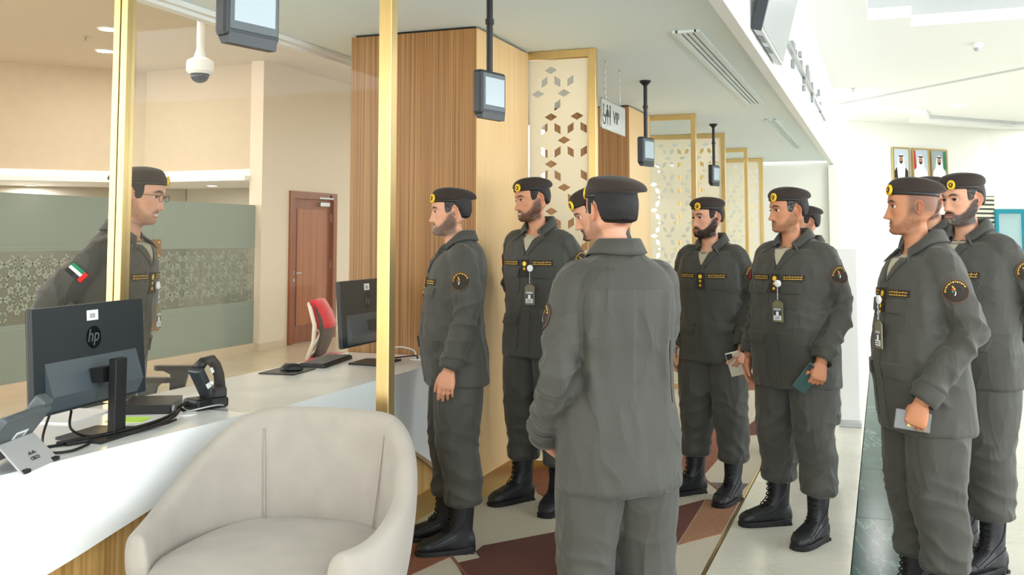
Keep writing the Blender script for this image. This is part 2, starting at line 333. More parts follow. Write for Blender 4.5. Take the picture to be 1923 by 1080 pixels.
# ---- frosted glass screen along the office, X = -7.95
GX = -7.95
bounds = [(4.2, 7.1), (7.1, 9.36), (9.36, 11.36)]
struct(MB().bx(GX-.06, GX+.06, 3, 11.36, -.02, .10).build('trim_7', mat('stone_skirting', (214,196,168))), 'stone kerb under the frosted glass screen', 'trim')
def hankin(y0, y1, z0, z1, cell, wd):
    """interlaced star strapwork on a square grid of octagons and squares"""
    mb = MB(); s = cell/(1+math.sqrt(2)); segs = []
    def poly(cx, cz, n, r, a0): return [(cx+r*math.cos(a0+k*2*PI/n), cz+r*math.sin(a0+k*2*PI/n)) for k in range(n)]
    def stars(P, ang):
        n = len(P); mids = [((P[i][0]+P[(i+1)%n][0])/2, (P[i][1]+P[(i+1)%n][1])/2) for i in range(n)]
        c = (sum(p[0] for p in P)/n, sum(p[1] for p in P)/n)
        for i in range(n):
            a = Vector(mids[i]); b = Vector(mids[(i+1) % n]); k = Vector(P[(i+1) % n]); cc = Vector(c)
            mid = (a+b)/2; ins = (cc-mid).normalized(); h = (b-a).length/2
            t = mid + ins*h*math.tan(ang)
            segs.append((a, t)); segs.append((t, b))
    ny = int((y1-y0)/cell)+2; nz = int((z1-z0)/cell)+2
    for i in range(ny):
        for j in range(nz):
            cx = y0+i*cell; cz = z0+j*cell-.1
            P = poly(cx, cz, 8, s/2/math.sin(PI/8), PI/8); stars(P, R(38))
            segs += [(Vector((cx+.16*cell*math.cos(k*PI/4)*1.0, cz+.16*cell*math.sin(k*PI/4))), Vector((cx+.16*cell*math.cos((k+1)*PI/4), cz+.16*cell*math.sin((k+1)*PI/4)))) for k in range(8)]
            segs += [(Vector((cx+.16*cell*math.cos(k*PI/4), cz+.16*cell*math.sin(k*PI/4))), Vector((cx+.33*cell*math.cos(k*PI/4), cz+.33*cell*math.sin(k*PI/4)))) for k in range(8)]
            S = poly(cx+cell/2, cz+cell/2, 4, s/math.sqrt(2), 0); stars(S, R(20))
    for a, b in segs:
        d = b-a
        if d.length < 1e-5: continue
        # clip to band
        if not all(y0 <= p[0] <= y1 and z0 <= p[1] <= z1 for p in (a, b)): continue
        n = Vector((-d.y, d.x)).normalized()*wd/2; e = d.normalized()*wd*.4
        q = [a-n-e, b-n+e, b+n+e, a+n-e]
        mb.add([(GX+.008, p[0], p[1]) for p in q], [(0,1,2,3)])
    return mb
for k, (a, b) in enumerate(bounds):
    t = struct(MB().bx(GX-.006, GX+.006, a+.004, b-.004, .10, .66).bx(GX-.006, GX+.006, a+.004, b-.004, 1.37, 1.945).build('window_%d' % (k+1), M_frost), 'frosted office glass panel with a clear band of etched stars', 'glass panel')
    MB().bx(GX-.005, GX+.005, a+.004, b-.004, .66, 1.37).build('clear_band', M_band2, t)
    hankin(a+.01, b-.01, .67, 1.36, .34, .022).build('etched_star_pattern', M_etch, t)
    for z in (.64, .615, 1.385, 1.41): MB().bx(GX+.007, GX+.009, a+.01, b-.01, z, z+.007).build('etched_line', M_etch, t)
for z, h, lab in ((1.375, .22, 'upper bronze patch hinge on the frosted glass door'), (.53, .2, 'lower bronze patch hinge on the frosted glass door')):
    t = tag(MB().bx(GX+.007, GX+.02, 9.25, 9.48, z-h/2, z+h/2, 0, .003).build('glass_hinge', M_bronze), lab, 'hinge')
    for y in (9.29, 9.44):
        for zz in (z-h*.36, z+h*.36):
            MB().lathe([(.012,0),(.012,.004),(.006,.006)], 12, TR((GX+.02, y, zz), (0, R(90), 0))).build('screw', M_gold, t)
# ---- brown door
d1 = struct(empty('door_1', (-7.85, 12.66, 0)), 'brown wooden office door with steel closer', 'door')
MB().bx(-.12, .03, -.64, -.54, 0, 2.17).bx(-.12, .03, .54, .64, 0, 2.17).bx(-.12, .03, -.54, .54, 2.07, 2.17).build('door_frame', M_doorwood, d1)
MB().bx(-.06, -.02, -.54, .54, .005, 2.07).build('door_leaf', M_doorwood, d1)
for (a, b, c, e) in ((-.40, .40, .25, 1.92),):
    MB().bx(-.022, -.012, a, b, c, e, 0, .004).build('door_panel', wood('door_panel_wood', (150,82,38), (166,96,50), (178,108,58), 24, .35), d1)
h = MB().lathe([(.026,0),(.026,.008)], 16, TR((-.02,-.47,1.0),(0,R(90),0))).tube([(-.012,-.47,1.0),(.03,-.47,1.0),(.035,-.46,1.0),(.035,-.36,1.0)], .009).build('door_handle', M_steel, d1, True, None, 40)
MB().lathe([(.024,0),(.024,.008)], 16, TR((-.02,-.47,.90),(0,R(90),0))).build('lock_plate', M_steel, d1)
MB().bx(-.02, .035, .16, .42, 1.97, 2.03, 0, .006).bx(.03, .045, .1, .5, 2.08, 2.10).bx(.0, .03, .42, .48, 2.09, 2.14).build('door_closer', M_steel, d1)
for z in (.3, 1.1, 1.8): MB().bx(-.02, -.005, .525, .545, z-.06, z+.06).build('hinge', M_steel, d1)
# ---- wood clad columns
def column(name, x0, x1, y0, y1, label):
    t = struct(MB().bx(x0, x1, y0, y1, .13, ZC-.015).build(name, M_wood), label, 'column')
    MB().bx(x1-.001, x1+.006, y0+.001, y1, .13, ZC-.015).build('lit_veneer_panel', M_woodlit, t)  # light on the column side is put into this paler panel
    MB().bx(x0+.02, x1-.02, y0+.02, y1-.02, ZC-.015, ZC).build('shadow_gap', M_dark, t)
    MB().bx(x0-.002, x1+.012, y0-.004, y1+.004, 0, .13).build('plinth', M_gold, t)
    return t
column('wall_column_near', -3.05, -2.215, 5.335, 6.235, 'wood veneered column standing at the end of the nearest counter')
column('wall_column_far', -3.05, -2.215, 9.09, 9.965, 'second wood veneered column beyond the restroom sign')
# ================================================================ COUNTERS, SCREENS, FURNITURE
def text_mesh(s, size, depth=.002, align='CENTER'):
    cu = bpy.data.curves.new('txt', 'FONT'); cu.body = s; cu.size = size; cu.extrude = depth/2; cu.align_x = align; cu.align_y = 'CENTER'; cu.resolution_u = 3
    o = bpy.data.objects.new('txt', cu); COL.objects.link(o); dg = bpy.context.evaluated_depsgraph_get()
    me = bpy.data.meshes.new_from_object(o.evaluated_get(dg)); bpy.data.objects.remove(o); bpy.data.curves.remove(cu); return me
def text(name, s, size, M, m, parent, depth=.002):
    me = text_mesh(s, size, depth); me.transform(M); me.materials.clear(); me.materials.append(m)
    return link(bpy.data.objects.new(name, me), parent)
ZT = .82
def front_curve(pts, n=14):
    """smooth sample of (y,z) control points"""
    out = []
    for i in range(len(pts)-1):
        p0 = pts[max(i-1,0)]; p1 = pts[i]; p2 = pts[i+1]; p3 = pts[min(i+2,len(pts)-1)]
        for k in range(n):
            t = k/n; out.append(tuple(.5*((2*b)+(-a+c)*t+(2*a-5*b+4*c-d)*t*t+(-a+3*b-3*c+d)*t**3) for a,b,c,d in zip(p0,p1,p2,p3)))
    out.append(pts[-1]); return out
def counter(y0, y1, curve, label, xf=-2.32, skew=0.0):
    t = empty('reception_counter', (-2.7, (y0+y1)/2, 0)); ym = (y0+y1)/2; ox = 2.7
    tag(t, label, 'counter', 'reception counters under the soffit')
    xa = xf+ox; xb = -3.05+ox
    def P(poly): return [(a, b-ym) for a, b in poly]
    MB().prism(P([(xb, y0), (xa+skew, y0), (xa, y1), (xb, y1)]), ZT-.035, ZT).build('countertop', M_lacq, t)
    # white front panel with a swept lower edge
    top = [(y, ZT-.035) for y in (y1, y0)]
    poly = front_curve(curve) + top
    poly = [(a-ym, b) for a, b in poly]
    def xs(y): return xa + skew*(1-(y+ym-y0)/(y1-y0))
    n = len(poly); vs = [(xs(a)-.002, a, b) for a, b in poly] + [(xs(a)-.045, a, b) for a, b in poly]
    fs = [tuple(range(n)), tuple(range(2*n-1, n-1, -1))] + [(i, (i+1) % n, n+(i+1) % n, n+i) for i in range(n)]
    MB().add(vs, fs).build('front_panel', M_lacq, t)
    MB().prism(P([(xb+.35, y0), (xa+skew-.06, y0), (xa-.06, y1), (xb+.35, y1)]), .13, ZT-.036).build('wood_base', M_wood2, t)
    MB().prism(P([(xb+.34, y0), (xa+skew-.045, y0), (xa-.045, y1), (xb+.34, y1)]), 0, .13).build('plinth', M_gold, t)
    MB().bx(xb, xb+.03, y0-ym, y1-ym, .06, ZT-.036).build('back_panel', M_lacq, t)
    return t
counter(1.0, 3.425, [(1.0,.30),(2.0,.42),(2.424,.485),(2.696,.543),(2.976,.606),(3.2,.67),(3.425,.76)], 'white reception counter nearest the camera carrying the monitor seen from behind', -2.352, -.16)
counter(3.43, 5.33, [(3.43,.765),(3.8,.70),(4.3,.58),(4.6,.47),(4.876,.346),(5.081,.238),(5.247,.134),(5.33,.13)], 'white reception counter running up to the near wood column')
for a, b, lab in ((9.99, 11.95, 'white reception counter beyond the second wood column'), (12.0, 14.08, 'white reception counter between the third and fourth gold screens'), (14.13, 16.0, 'white reception counter farthest down the bay')):
    counter(a, b, [(a,.765),(a+.9,.58),(b,.15)], lab)
# ---- gold framed screens
def petal_panel(w, h, z0, seed):
    """ivory sheet with rhombic cut-outs on the edges of a triangular lattice"""
    rg = random.Random(seed); a = .182; bm = bmesh.new(); holes = []
    rows = int(h/(a*.866))
    for r in range(1, rows):
        zc = h - .07 - (r-1)*a*.866; off = (r % 2)*a/2
        for k in range(-1, int(w/a)+2):
            xc = k*a + off - .03
            for ang, dx, dz in ((0, a/2, 0), (60, a/4, -a*.433), (-60, -a/4, -a*.433)):
                if rg.random() < .15: continue
                holes.append((xc+dx, zc+dz, R(ang)))
    L = .046; S = L*math.tan(R(30)); loops = []
    for (x, z, g) in holes:
        P_ = [(x+u*math.cos(g)-v*math.sin(g), z+u*math.sin(g)+v*math.cos(g)) for u, v in ((L,0),(0,S),(-L,0),(0,-S))]
        if min(p[0] for p in P_) < .008 or max(p[0] for p in P_) > w-.008 or z-L < .25 or max(p[1] for p in P_) > h-.03: continue
        loops.append([(x+u*math.cos(g)-v*math.sin(g), z+u*math.sin(g)+v*math.cos(g)) for u, v in ((L,0),(0,S),(-L,0),(0,-S))])
    edges = []
    def loop(P):
        vs = [bm.verts.new((p[0], 0, p[1])) for p in P]
        for i in range(len(vs)): edges.append(bm.edges.new((vs[i], vs[(i+1) % len(vs)])))
    loop([(0,0),(w,0),(w,h),(0,h)])
    for P in loops: loop(P)
    bmesh.ops.triangle_fill(bm, use_beauty=True, use_dissolve=False, edges=edges)
    ret = bmesh.ops.extrude_face_region(bm, geom=bm.faces[:])
    bmesh.ops.translate(bm, verts=[g for g in ret['geom'] if isinstance(g, bmesh.types.BMVert)], vec=(0, .012, 0))
    bmesh.ops.recalc_face_normals(bm, faces=bm.faces)
    for v in bm.verts: v.co.z += z0
    me = bpy.data.meshes.new('petal_panel'); bm.to_mesh(me); bm.free(); return me
def screen(y, x0, x1, kind, label, left_post=True, seed=1, zl=0.0):
    t = empty('partition_screen', (x1, y, 0)); tag(t, label, 'screen', 'gold framed screens between the counters'); w = x1-x0; p = .052
    MB().bx(-p, 0, -p/2, p/2, 0, ZC-.001, 0, .002).build('post', M_gold, t)
    MB().bx(-w, -p-.0005, -p/2, p/2, ZC-.056, ZC-.002, 0, .002).build('top_bar', M_gold, t)
    if left_post:
        q = MB().bx(-w, -w+.034, -p/2, p/2, zl, ZC-.057, 0, .002); q.build('post', M_gold, t)
        MB().bx(-w+.040, -w+.074, -p/2, p/2, zl, ZC-.057, 0, .002).build('post', M_gold, t)
        MB().bx(-w+.034, -w+.040, -p/2+.012, p/2-.012, zl, ZC-.057).build('groove_strip', M_dark, t)
    lo = -w + (.075 if left_post else 0)
    if kind == 'glass':
        MB().bx(lo, -p-.001, -.005, .005, ZT+.002 if zl else .06, ZC-.058).build('glass_pane', M_glass, t)
        if not zl: MB().bx(lo, -p-.001, -p/2, p/2, 0, .055).build('bottom_bar', M_gold, t)
    else:
        ww = -p - lo - .001
        me = petal_panel(ww, ZC-.06-.06, .06, seed); me.transform(Matrix.Translation((lo, -.006, 0)))
        mob('cutout_panel', me, M_ivory, t)
        MB().bx(lo, -p-.001, -p/2, p/2, 0, .058).build('bottom_bar', M_gold, t)
    return t
screen(3.37, -3.077, -1.74, 'glass', 'gold framed clear glass screen beside the grey armchair', True, 1, ZT+.001)
screen(6.262, -2.21, -1.74, 'panel', 'ivory screen with rhombic cut-outs fixed to the near wood column', False, 5)
screen(9.995, -2.21, -1.74, 'glass', 'gold framed glass screen fixed to the second wood column', False)
screen(11.98, -2.75, -1.74, 'panel', 'ivory cut-out screen behind the gold framed glass one', True, 8)
screen(14.11, -2.75, -1.74, 'glass', 'gold framed glass screen second from the far end', True)
screen(16.02, -2.75, -1.74, 'panel', 'ivory cut-out screen at the far end of the bay', True, 11)
# ---- counter displays hung from the soffit
def display():
    t = empty('counter_display', (0,0,ZC)); w, h, dp = .205, .212, .055
    MB().lathe([(.045,0),(.045,-.012),(.022,-.035),(.018,-.04)], 20).build('ceiling_flange', M_black, t, True, None, 40)
    MB().tube([(0,0,-.03),(0,0,-.46)], .0155, 14).lathe([(.021,-.20),(.021,-.225)], 14).build('pole', M_black, t, True, None, 40)
    zc = -.455-h/2
    hs = MB().box((0,0,zc), (w, dp, h), None, 0, .014); hs.build('housing', M_blackg, t)
    MB().prism([(-dp/2, -h/2), (dp/2, -h/2), (dp/2-.02, -h/2-.032), (-dp/2+.004, -h/2-.032)], -w/2+.012, w/2-.012, 'x', 0, Matrix.Translation((0,0,zc+.012))).build('chin', M_blackg, t)
    b = MB().bx(-w/2+.012, w/2-.012, -dp/2-.004, -dp/2+.002, zc-h/2+.02, zc+h/2-.014, 0, .003).build('bezel', M_greyp, t)
    MB().bx(-w/2+.026, w/2-.026, -dp/2-.0055, -dp/2-.0035, zc-h/2+.045, zc+h/2-.035).build('screen_glass', M_screen, b)
    return t
dsp = display()
DS = [(-1.745, 2.44, 'black hanging counter display cut off by the top of the picture', 76), (-1.745, 4.37, 'black hanging counter display in front of the near wood column', 76),
      (-1.745, 7.72, 'black hanging counter display beside the restroom sign', 76), (-1.72, 10.97, 'black hanging counter display farthest down the bay', 76)]
for i, (x, y, lab, rz) in enumerate(DS):
    o = dsp if i == 0 else copy_tree(dsp); o.location = (x, y, ZC); o.rotation_euler = (0, 0, R(rz)); tag(o, lab, 'display', 'displays hung from the soffit')
# ---- restroom sign on two chains
sg = tag(empty('hanging_sign', (-1.80, 6.90, ZC)), 'silver hanging sign with restroom and VIP pictograms', 'sign')
M_sign = mat('sign_plate', (206, 210, 208), .22, .6)
MB().bx(-.006, .006, -.33, .33, -.49, -.285, 0, .002).build('sign_plate', M_sign, sg)
MB().bx(.0055, .0085, -.335, .335, -.495, -.487).bx(.0055, .0085, -.335, .335, -.288, -.28).bx(.0055, .0085, -.335, -.328, -.495, -.28).bx(.0055, .0085, .328, .335, -.495, -.28).build('border', M_steel, sg)
def chain(y):
    mb = MB(); n = 11
    for k in range(n):
        z = -.02 - k*.024; a = [(.0, 0, 0)]
        pts = [(.006*math.cos(j*PI/4), 0, .014*math.sin(j*PI/4)) for j in range(9)]
        mb.tube(pts, .0018, 5, 0, TR((0, y, z), (0, 0, PI/2*(k % 2))), False)
    return mb
for y in (-.20, .21):
    chain(y).build('chain', M_steel, sg)
    MB().tube([(0,y,0),(.004,y,-.012),(-.004,y,-.02)], .002, 6).build('hook', M_steel, sg)
def mk(mb, name): mb.build(name, M_ink, sg)
XS = .0068
def ring(cy, cz, r, w, a0=0, a1=360, n=20):
    mb = MB(); P = []
    for k in range(n+1):
        a = R(a0+(a1-a0)*k/n); P.append((math.cos(a), math.sin(a)))
    vs = [(XS, cy+c*(r-w/2), cz+s*(r-w/2)) for c, s in P] + [(XS, cy+c*(r+w/2), cz+s*(r+w/2)) for c, s in P]
    return mb.add(vs, [(k, k+1, n+2+k, n+1+k) for k in range(n)])
mk(ring(-.255, -.415, .042, .010, 140, 410).add([(XS,-.285,-.345),(XS,-.272,-.345),(XS,-.258,-.40),(XS,-.27,-.41)], [(0,1,2,3)]).add([(XS,-.268,-.395),(XS,-.225,-.395),(XS,-.21,-.44),(XS,-.222,-.444),(XS,-.235,-.405),(XS,-.268,-.405)], [(0,1,2,3,4,5)]), 'wheelchair_symbol')
mk(ring(-.272, -.33, .007, .012), 'wheelchair_symbol')
for y0, sk in ((-.165, .03), (-.095, 0)):
    mk(ring(y0, -.327, .008, .014).add([(XS,y0-.016-sk*.2,-.345),(XS,y0+.016+sk*.2,-.345),(XS,y0+.016+sk,-.40),(XS,y0+.008,-.40),(XS,y0+.008,-.455),(XS,y0-.008,-.455),(XS,y0-.008,-.40),(XS,y0-.016-sk,-.40)], [tuple(range(8))]), 'person_symbol')
text('sign_lettering', 'VIP', .125, TR((XS, .075, -.39), (R(90), 0, R(90)), (1.0, 1, 1)), M_ink, sg)
# ---- fascia lettering strip and wall screen
lt = tag(empty('fascia_lettering', (-.718, 11.2, 3.14)), 'silver raised Arabic lettering with a long baseline on the white fascia', 'lettering')
M_let = mat('lettering_metal', (150, 154, 154), .35, .7)
MB().bx(.0, .03, 8.3-11.2, 14.3-11.2, -.025, .02).build('baseline_bar', M_let, lt)
for (y, z0, z1) in ((8.96,3.16,3.24),(9.11,3.15,3.25),(9.3,3.15,3.22),(9.88,3.25,3.31),(10.0,3.14,3.24),(10.9,3.15,3.34),(11.05,3.16,3.30),(11.6,3.03,3.26),(12.3,3.13,3.22),(12.9,3.28,3.36),(13.2,3.1,3.24),(9.0,3.0,3.08),(10.35,3.06,3.11),(10.3,2.98,3.04)):
    MB().bx(.0, .03, y-11.2-.032, y-11.2+.032, z0-3.14, z1-3.14, 0, .004).build('letter_stroke', M_let, lt)
tv = tag(empty('wall_screen', (-.59, 6.75, 3.15)), 'grey flat screen mounted high on the white fascia', 'screen')
tm = TR((0,0,0), (0, R(14), 0))
MB().box((0,0,0), (.055, 1.35, .78), tm, 0, .008).build('housing', M_silver, tv)
MB().box((.029,0,0), (.004, 1.31, .73), tm).build('screen_glass', mat('grey_screen_glass', (150,158,164), .15, spec=.6), tv)
MB().box((0,-.677,0), (.06, .012, .79), tm).build('dark_edge', M_blackg, tv)
for y in (-.35, .05): MB().box((-.003, y, -.391), (.03, .22, .004), tm).build('port_cover', M_greyp, tv)
MB().bx(-.10, -.02, -.2, .2, -.15, .15).build('bracket', M_black, tv)
# ---- dome camera on a drop pole, sprinklers, downlights
cc = tag(empty('security_camera', (-4.5, 5.74, ZO)), 'white dome security camera on a ceiling drop pole', 'camera')
MB().tube([(0,0,0),(0,0,-1.13)], .028, 16).lathe([(.075,0),(.075,-.02)], 16).lathe([(.028,-1.08),(.05,-1.15)], 16).build('drop_pole', M_white, cc, True, None, 40)
MB().lathe([(.055,-1.14),(.09,-1.16),(.095,-1.18),(.095,-1.235),(.075,-1.255)], 24).build('housing', M_white, cc, True, None, 40)
MB().lathe([(.068,-1.25),(.064,-1.28),(.045,-1.305),(.015,-1.318)], 24).build('dome', mat('smoked_dome', (18,20,24), .05, spec=.8), cc, True)
M_lamp = mat('downlight_glow', (255,250,240), .5, emit=(255,247,235), estr=9.0)
M_lampc = mat('hall_downlight_glow', (255,255,255), .5, emit=(252,253,255), estr=6.0)
def downlight(x, y, z, r, power, label, grp, m=None, col=(1,.96,.91)):
    t = empty('downlight', (x, y, z)); tag(t, label, 'downlight', grp)
    MB().lathe([(r*1.18,0),(r*1.18,-.008),(r*.98,-.012),(r*.98,-.004)], 24, None, 0, False).build('trim_ring', M_white, t, True, None, 40)
    MB().lathe([(r*.98,-.006),(r*.98,-.004)], 24).build('lens', m or M_lamp, t)
    if power: lamp_area('downlight_lamp', (0,0,-.03), (0,0,0), r*1.8, power, col, t)
    return t
downlight(-8.33, 8.98, ZO, .11, 10, 'nearer of two recessed downlights in the office ceiling', 'office downlights')
downlight(-9.36, 10.04, ZO, .11, 10, 'farther of two recessed downlights in the office ceiling', 'office downlights')
for i, (x, y) in enumerate([(-5.2, 2.0), (-5.2, 5.5), (-5.4, 9.0), (-7.2, 4.0)]):
    downlight(x, y, ZO, .11, 12, 'recessed office downlight %s' % ('above the staff side of the near counter', 'above the black office chair', 'above the red task chair', 'nearest the left end of the frosted glass')[i], 'office downlights out of view')
downlight(-11.75, 11.18, 2.28, .07, 16, 'small downlight below the angled bulkhead at left', 'bulkhead downlights', None, (.85,.92,1))
downlight(-9.3, 12.2, 2.28, .07, 5, 'small downlight below the bulkhead beside the officer in glasses', 'bulkhead downlights', None, (.85,.92,1))
def sprinkler(x, y, z, label):
    t = empty('sprinkler', (x, y, z)); tag(t, label, 'sprinkler', 'ceiling sprinklers')
    MB().lathe([(.035,0),(.035,-.006),(.012,-.012),(.012,-.05),(.004,-.055)], 14).build('body', M_steel, t, True, None, 40)
    MB().lathe([(.03,-.062),(.03,-.066)], 14).tube([(.010,0,-.05),(.012,0,-.064)], .002, 5).tube([(-.010,0,-.05),(-.012,0,-.064)], .002, 5).build('deflector', M_steel, t)
sprinkler(-8.93, 9.24, ZO, 'small sprinkler beside the office downlights')
sprinkler(-.40, 17.4, ZH, 'small sprinkler on the hall ceiling near the fascia end')
sprinkler(3.4, 21.5, ZH, 'small sprinkler on the hall ceiling at far right')
for x, y, lab in ((-.2, 19.0, 'round hall ceiling light next to the fascia'), (1.4, 20.4, 'round hall ceiling light inside the far coffer'), (2.1, 14.2, 'round hall ceiling light near the picture edge'), (3.6, 19.5, 'round hall ceiling light at the right picture edge'), (3.9, 25.2, 'round hall ceiling light over the far wall')):
    downlight(x, y, ZH, .17, 25, lab, 'hall ceiling lights', M_lampc, (1,.98,.95))
hs = tag(empty('smoke_detector', (1.2, 13.9, ZH)), 'white cone shaped detector on the hall ceiling', 'detector')
MB().lathe([(.07,0),(.075,-.03),(.05,-.06)], 20).build('base', M_white, hs, True, None, 40); MB().lathe([(.05,-.06),(.03,-.10),(.01,-.105)], 20).build('sensor', M_silver, hs, True, None, 40)
# ---- portraits, louvre, far doors
n45 = R(45)
def portrait(u, label, flag, robe, bg, beard):
    x, y = .24+u*.7071, 23.08+u*.7071
    t = empty('framed_portrait', (x+.03, y-.03, 3.11)); t.rotation_euler = (0,0,R(45)); tag(t, label, 'portrait', 'three portraits on the far wall')
    w, h = .50, .72
    MB().bx(-w/2,-w/2+.035,-.03,0,-h/2,h/2).bx(w/2-.035,w/2,-.03,0,-h/2,h/2).bx(-w/2+.035,w/2-.035,-.03,0,h/2-.035,h/2).bx(-w/2+.035,w/2-.035,-.03,0,-h/2,-h/2+.035).build('frame', M_gold, t)
    MB().bx(-w/2+.03,w/2-.03,-.012,0,-h/2+.03,h/2-.03).build('backdrop', mat('portrait_blue_%s' % bg[0], bg, .6), t)
    M_robe = mat('portrait_white', (240,240,238), .6); M_sk = mat('portrait_skin', (176,132,104), .6)
    if flag:
        MB().prism([(-.21,.3),(-.15,.31),(-.12,-.1),(-.2,-.1)] if flag < 0 else [(.12,.3),(.2,.31),(.21,-.1),(.13,-.1)], -.0135, -.0125, 'y').build('flag_band', mat('flag_red' if flag < 0 else 'flag_green', (190,40,40) if flag < 0 else (40,120,80)), t)
    MB().prism([(-.20,-.32),(.20,-.32),(.19,-.16),(.11,-.05),(.09,.10),(.07,.19),(0,.22),(-.07,.19),(-.09,.10),(-.11,-.05),(-.19,-.16)], -.0150, -.0140, 'y').build('robe', M_robe, t)
    if robe: 
        for s in (-1,1): MB().prism([(s*.20,-.32),(s*.20,-.16),(s*.12,-.07),(s*.10,-.32)], -.0162, -.0152, 'y').build('cloak', mat('portrait_black',(40,36,34),.6), t)
    MB().prism([(.058*math.cos(k*PI/8), .085+.082*math.sin(k*PI/8)) for k in range(16)], -.0165, -.0155, 'y').build('face', M_sk, t)
    MB().prism([(-.055,.075),(-.045,.03),(0,-.005),(.045,.03),(.055,.075),(.035,.055),(0,.062),(-.035,.055)], -.0178, -.0168, 'y').build('beard', mat('portrait_beard', beard, .7), t)
    MB().prism([(-.07,.155),(.07,.155),(.065,.185),(-.065,.185)], -.0178, -.0168, 'y').build('headband', M_ink, t)
    for s in (-1,1): MB().prism([(s*.012,.105),(s*.036,.105),(s*.034,.114),(s*.014,.114)], -.0178, -.0168, 'y').build('eye', M_ink, t)
portrait(.20, 'leftmost gold framed portrait of a bearded man in a white headdress', 0, True, (188,204,218), (40,34,32))
portrait(.78, 'middle gold framed portrait with a red flag behind the sitter', -1, False, (184,200,214), (48,38,34))
portrait(1.34, 'rightmost gold framed portrait with a green flag behind the sitter', 1, False, (150,170,180), (90,80,74))
d2 = struct(empty('door_2', (.14, 22.98, 0), R(45)), 'pale grey door below the portraits', 'door')
MB().bx(-.55,.55,-.05,-.005,0,2.12).build('door_leaf', mat('pale_door', (214,220,222), .4), d2)
MB().bx(-.62,-.55,-.07,0,0,2.18).bx(.55,.62,-.07,0,0,2.18).bx(-.55,.55,-.07,0,2.12,2.18).build('door_frame', M_white, d2)
lv = tag(empty('louvre_panel', (2.20, 25.0, 2.0), R(45)), 'pale slatted louvre on the far wall behind the bearded officer', 'louvre')
MB().bx(-.30,.30,-.02,-.006,-.45,.45).build('backing', M_greyp, lv)
for k in range(9): MB().box((0,-.03,-.40+k*.1), (.6,.03,.055), TR((0,0,0))).build('slat', M_ivory, lv)
d3 = struct(empty('door_3', (2.72, 25.27, 0), R(19)), 'teal framed glass door at the far right', 'door')
M_teal = mat('teal_frame', (30,140,160), .4)
MB().bx(-.33,-.26,-.08,-.01,0,2.15).bx(.26,.33,-.08,-.01,0,2.15).bx(-.26,.26,-.08,-.01,2.05,2.15).build('door_frame', M_teal, d3)
MB().bx(-.26,.26,-.05,-.03,.02,2.05).build('glass_pane', mat('pale_pane', (170,200,205), .1), d3)
# white slim stand between the officers
ps = tag(empty('barrier_post', (-.275, 8.55, 0)), 'slim white floor stand behind the officer with the green phone', 'stand')
MB().bx(-.075,.075,-.02,.02,.04,1.42,0,.006).build('panel', M_white, ps); MB().bx(-.085,.085,-.10,.10,0,.04,0,.006).build('foot', M_silver, ps)
# ---- gold legged stool in the bay
st = tag(empty('stool', (-1.72, 8.40, 0)), 'gold legged stool glimpsed between the officers', 'stool')
for a, b in ((-.2,-.2),(.2,-.2),(.2,.2),(-.2,.2)): MB().bx(a-.018,a+.018,b-.018,b+.018,0,.50).build('leg', M_gold, st)
MB().bx(-.218,.218,-.218,.218,.50,.53).build('apron', M_gold, st); MB().box((0,0,.575),(.44,.44,.09),None,0,.02).build('seat', M_velvet, st)
# ---- tub armchair
ac = tag(empty('tub_armchair', (-1.85, 2.82, 0), R(5)), 'pale grey velvet tub armchair with low curved back', 'armchair')
def shell():
    mb = MB(); rings = []; N = 44
    for i in range(N+1):
        t = -1 + 2*i/N; th = t*R(128); a = abs(t)
        cx, cy = math.sin(th), math.cos(th)
        px = .405*math.copysign(abs(cx)**.85, cx); py = .375*cy if cy > 0 else .50*cy
        nx, ny = px/.41, (py/.40 if cy > 0 else py*.25/.40); l = math.hypot(nx, ny); nx /= l; ny /= l
        sm = min(1, max(0, (a-.22)/.70)); sm = sm*sm*(3-2*sm)
        zt = .90 - .29*sm; th_ = .050 - .006*a
        bot = .20; ti = .12*(1-sm*.6)
        prof = [(-.065-ti*.35, .26), (-.05-ti*.18, .45), (-.04, zt-.06), (-.034, zt-.02), (-.012, zt), (.018, zt-.004), (.036, zt-.03), (.034, zt-.12), (.012, .45), (-.035, .27), (-.07, bot), (-.10, bot)]
        rings.append([(px+nx*r, py+ny*r, z) for r, z in prof])
    return mb.loft(rings)
o = shell().build('shell', M_velvet, ac, True); sm = o.modifiers.new('s', 'SUBSURF'); sm.levels = 1; sm.render_levels = 2
def seat():
    rings = []; n = 40
    def outline(k, sc):
        a = k*2*PI/n; c, s = math.cos(a), math.sin(a); ex = .62
        return (.345*sc*math.copysign(abs(c)**ex, c), (.345*sc*math.copysign(abs(s)**.8, s) if s > 0 else .40*sc*math.copysign(abs(s)**ex, s)))
    for sc, z in ((.93,.30),(.98,.32),(1.0,.38),(1.0,.46),(.985,.49),(.95,.508),(.86,.522),(.6,.535),(.3,.54),(.05,.541)):
        rings.append([(*outline(k, sc), z) for k in range(n)])
    return MB().loft(rings)
seat().build('seat_cushion', M_velvet, ac, True)
M_seam = mat('seam_thread', (168,160,148), .9)
def seam_at(t):
    th = t*R(128); cx, cy = math.sin(th), math.cos(th); px = .405*math.copysign(abs(cx)**.85, cx); py = .375*cy if cy > 0 else .5*cy
    nx, ny = px/.41, py/.40; l = math.hypot(nx, ny); nx /= l; ny /= l
    return [(px+nx*r, py+ny*r, z) for r, z in ((-.084,.50),(-.075,.57),(-.056,.72),(-.042,.83))]
for t in (-.27, .30): MB().tube(seam_at(t), .0035, 6).build('seam', M_seam, ac, True)
MB().lathe([(.30,.17),(.33,.20),(.33,.27)], 32).build('base_plate', M_black, ac)
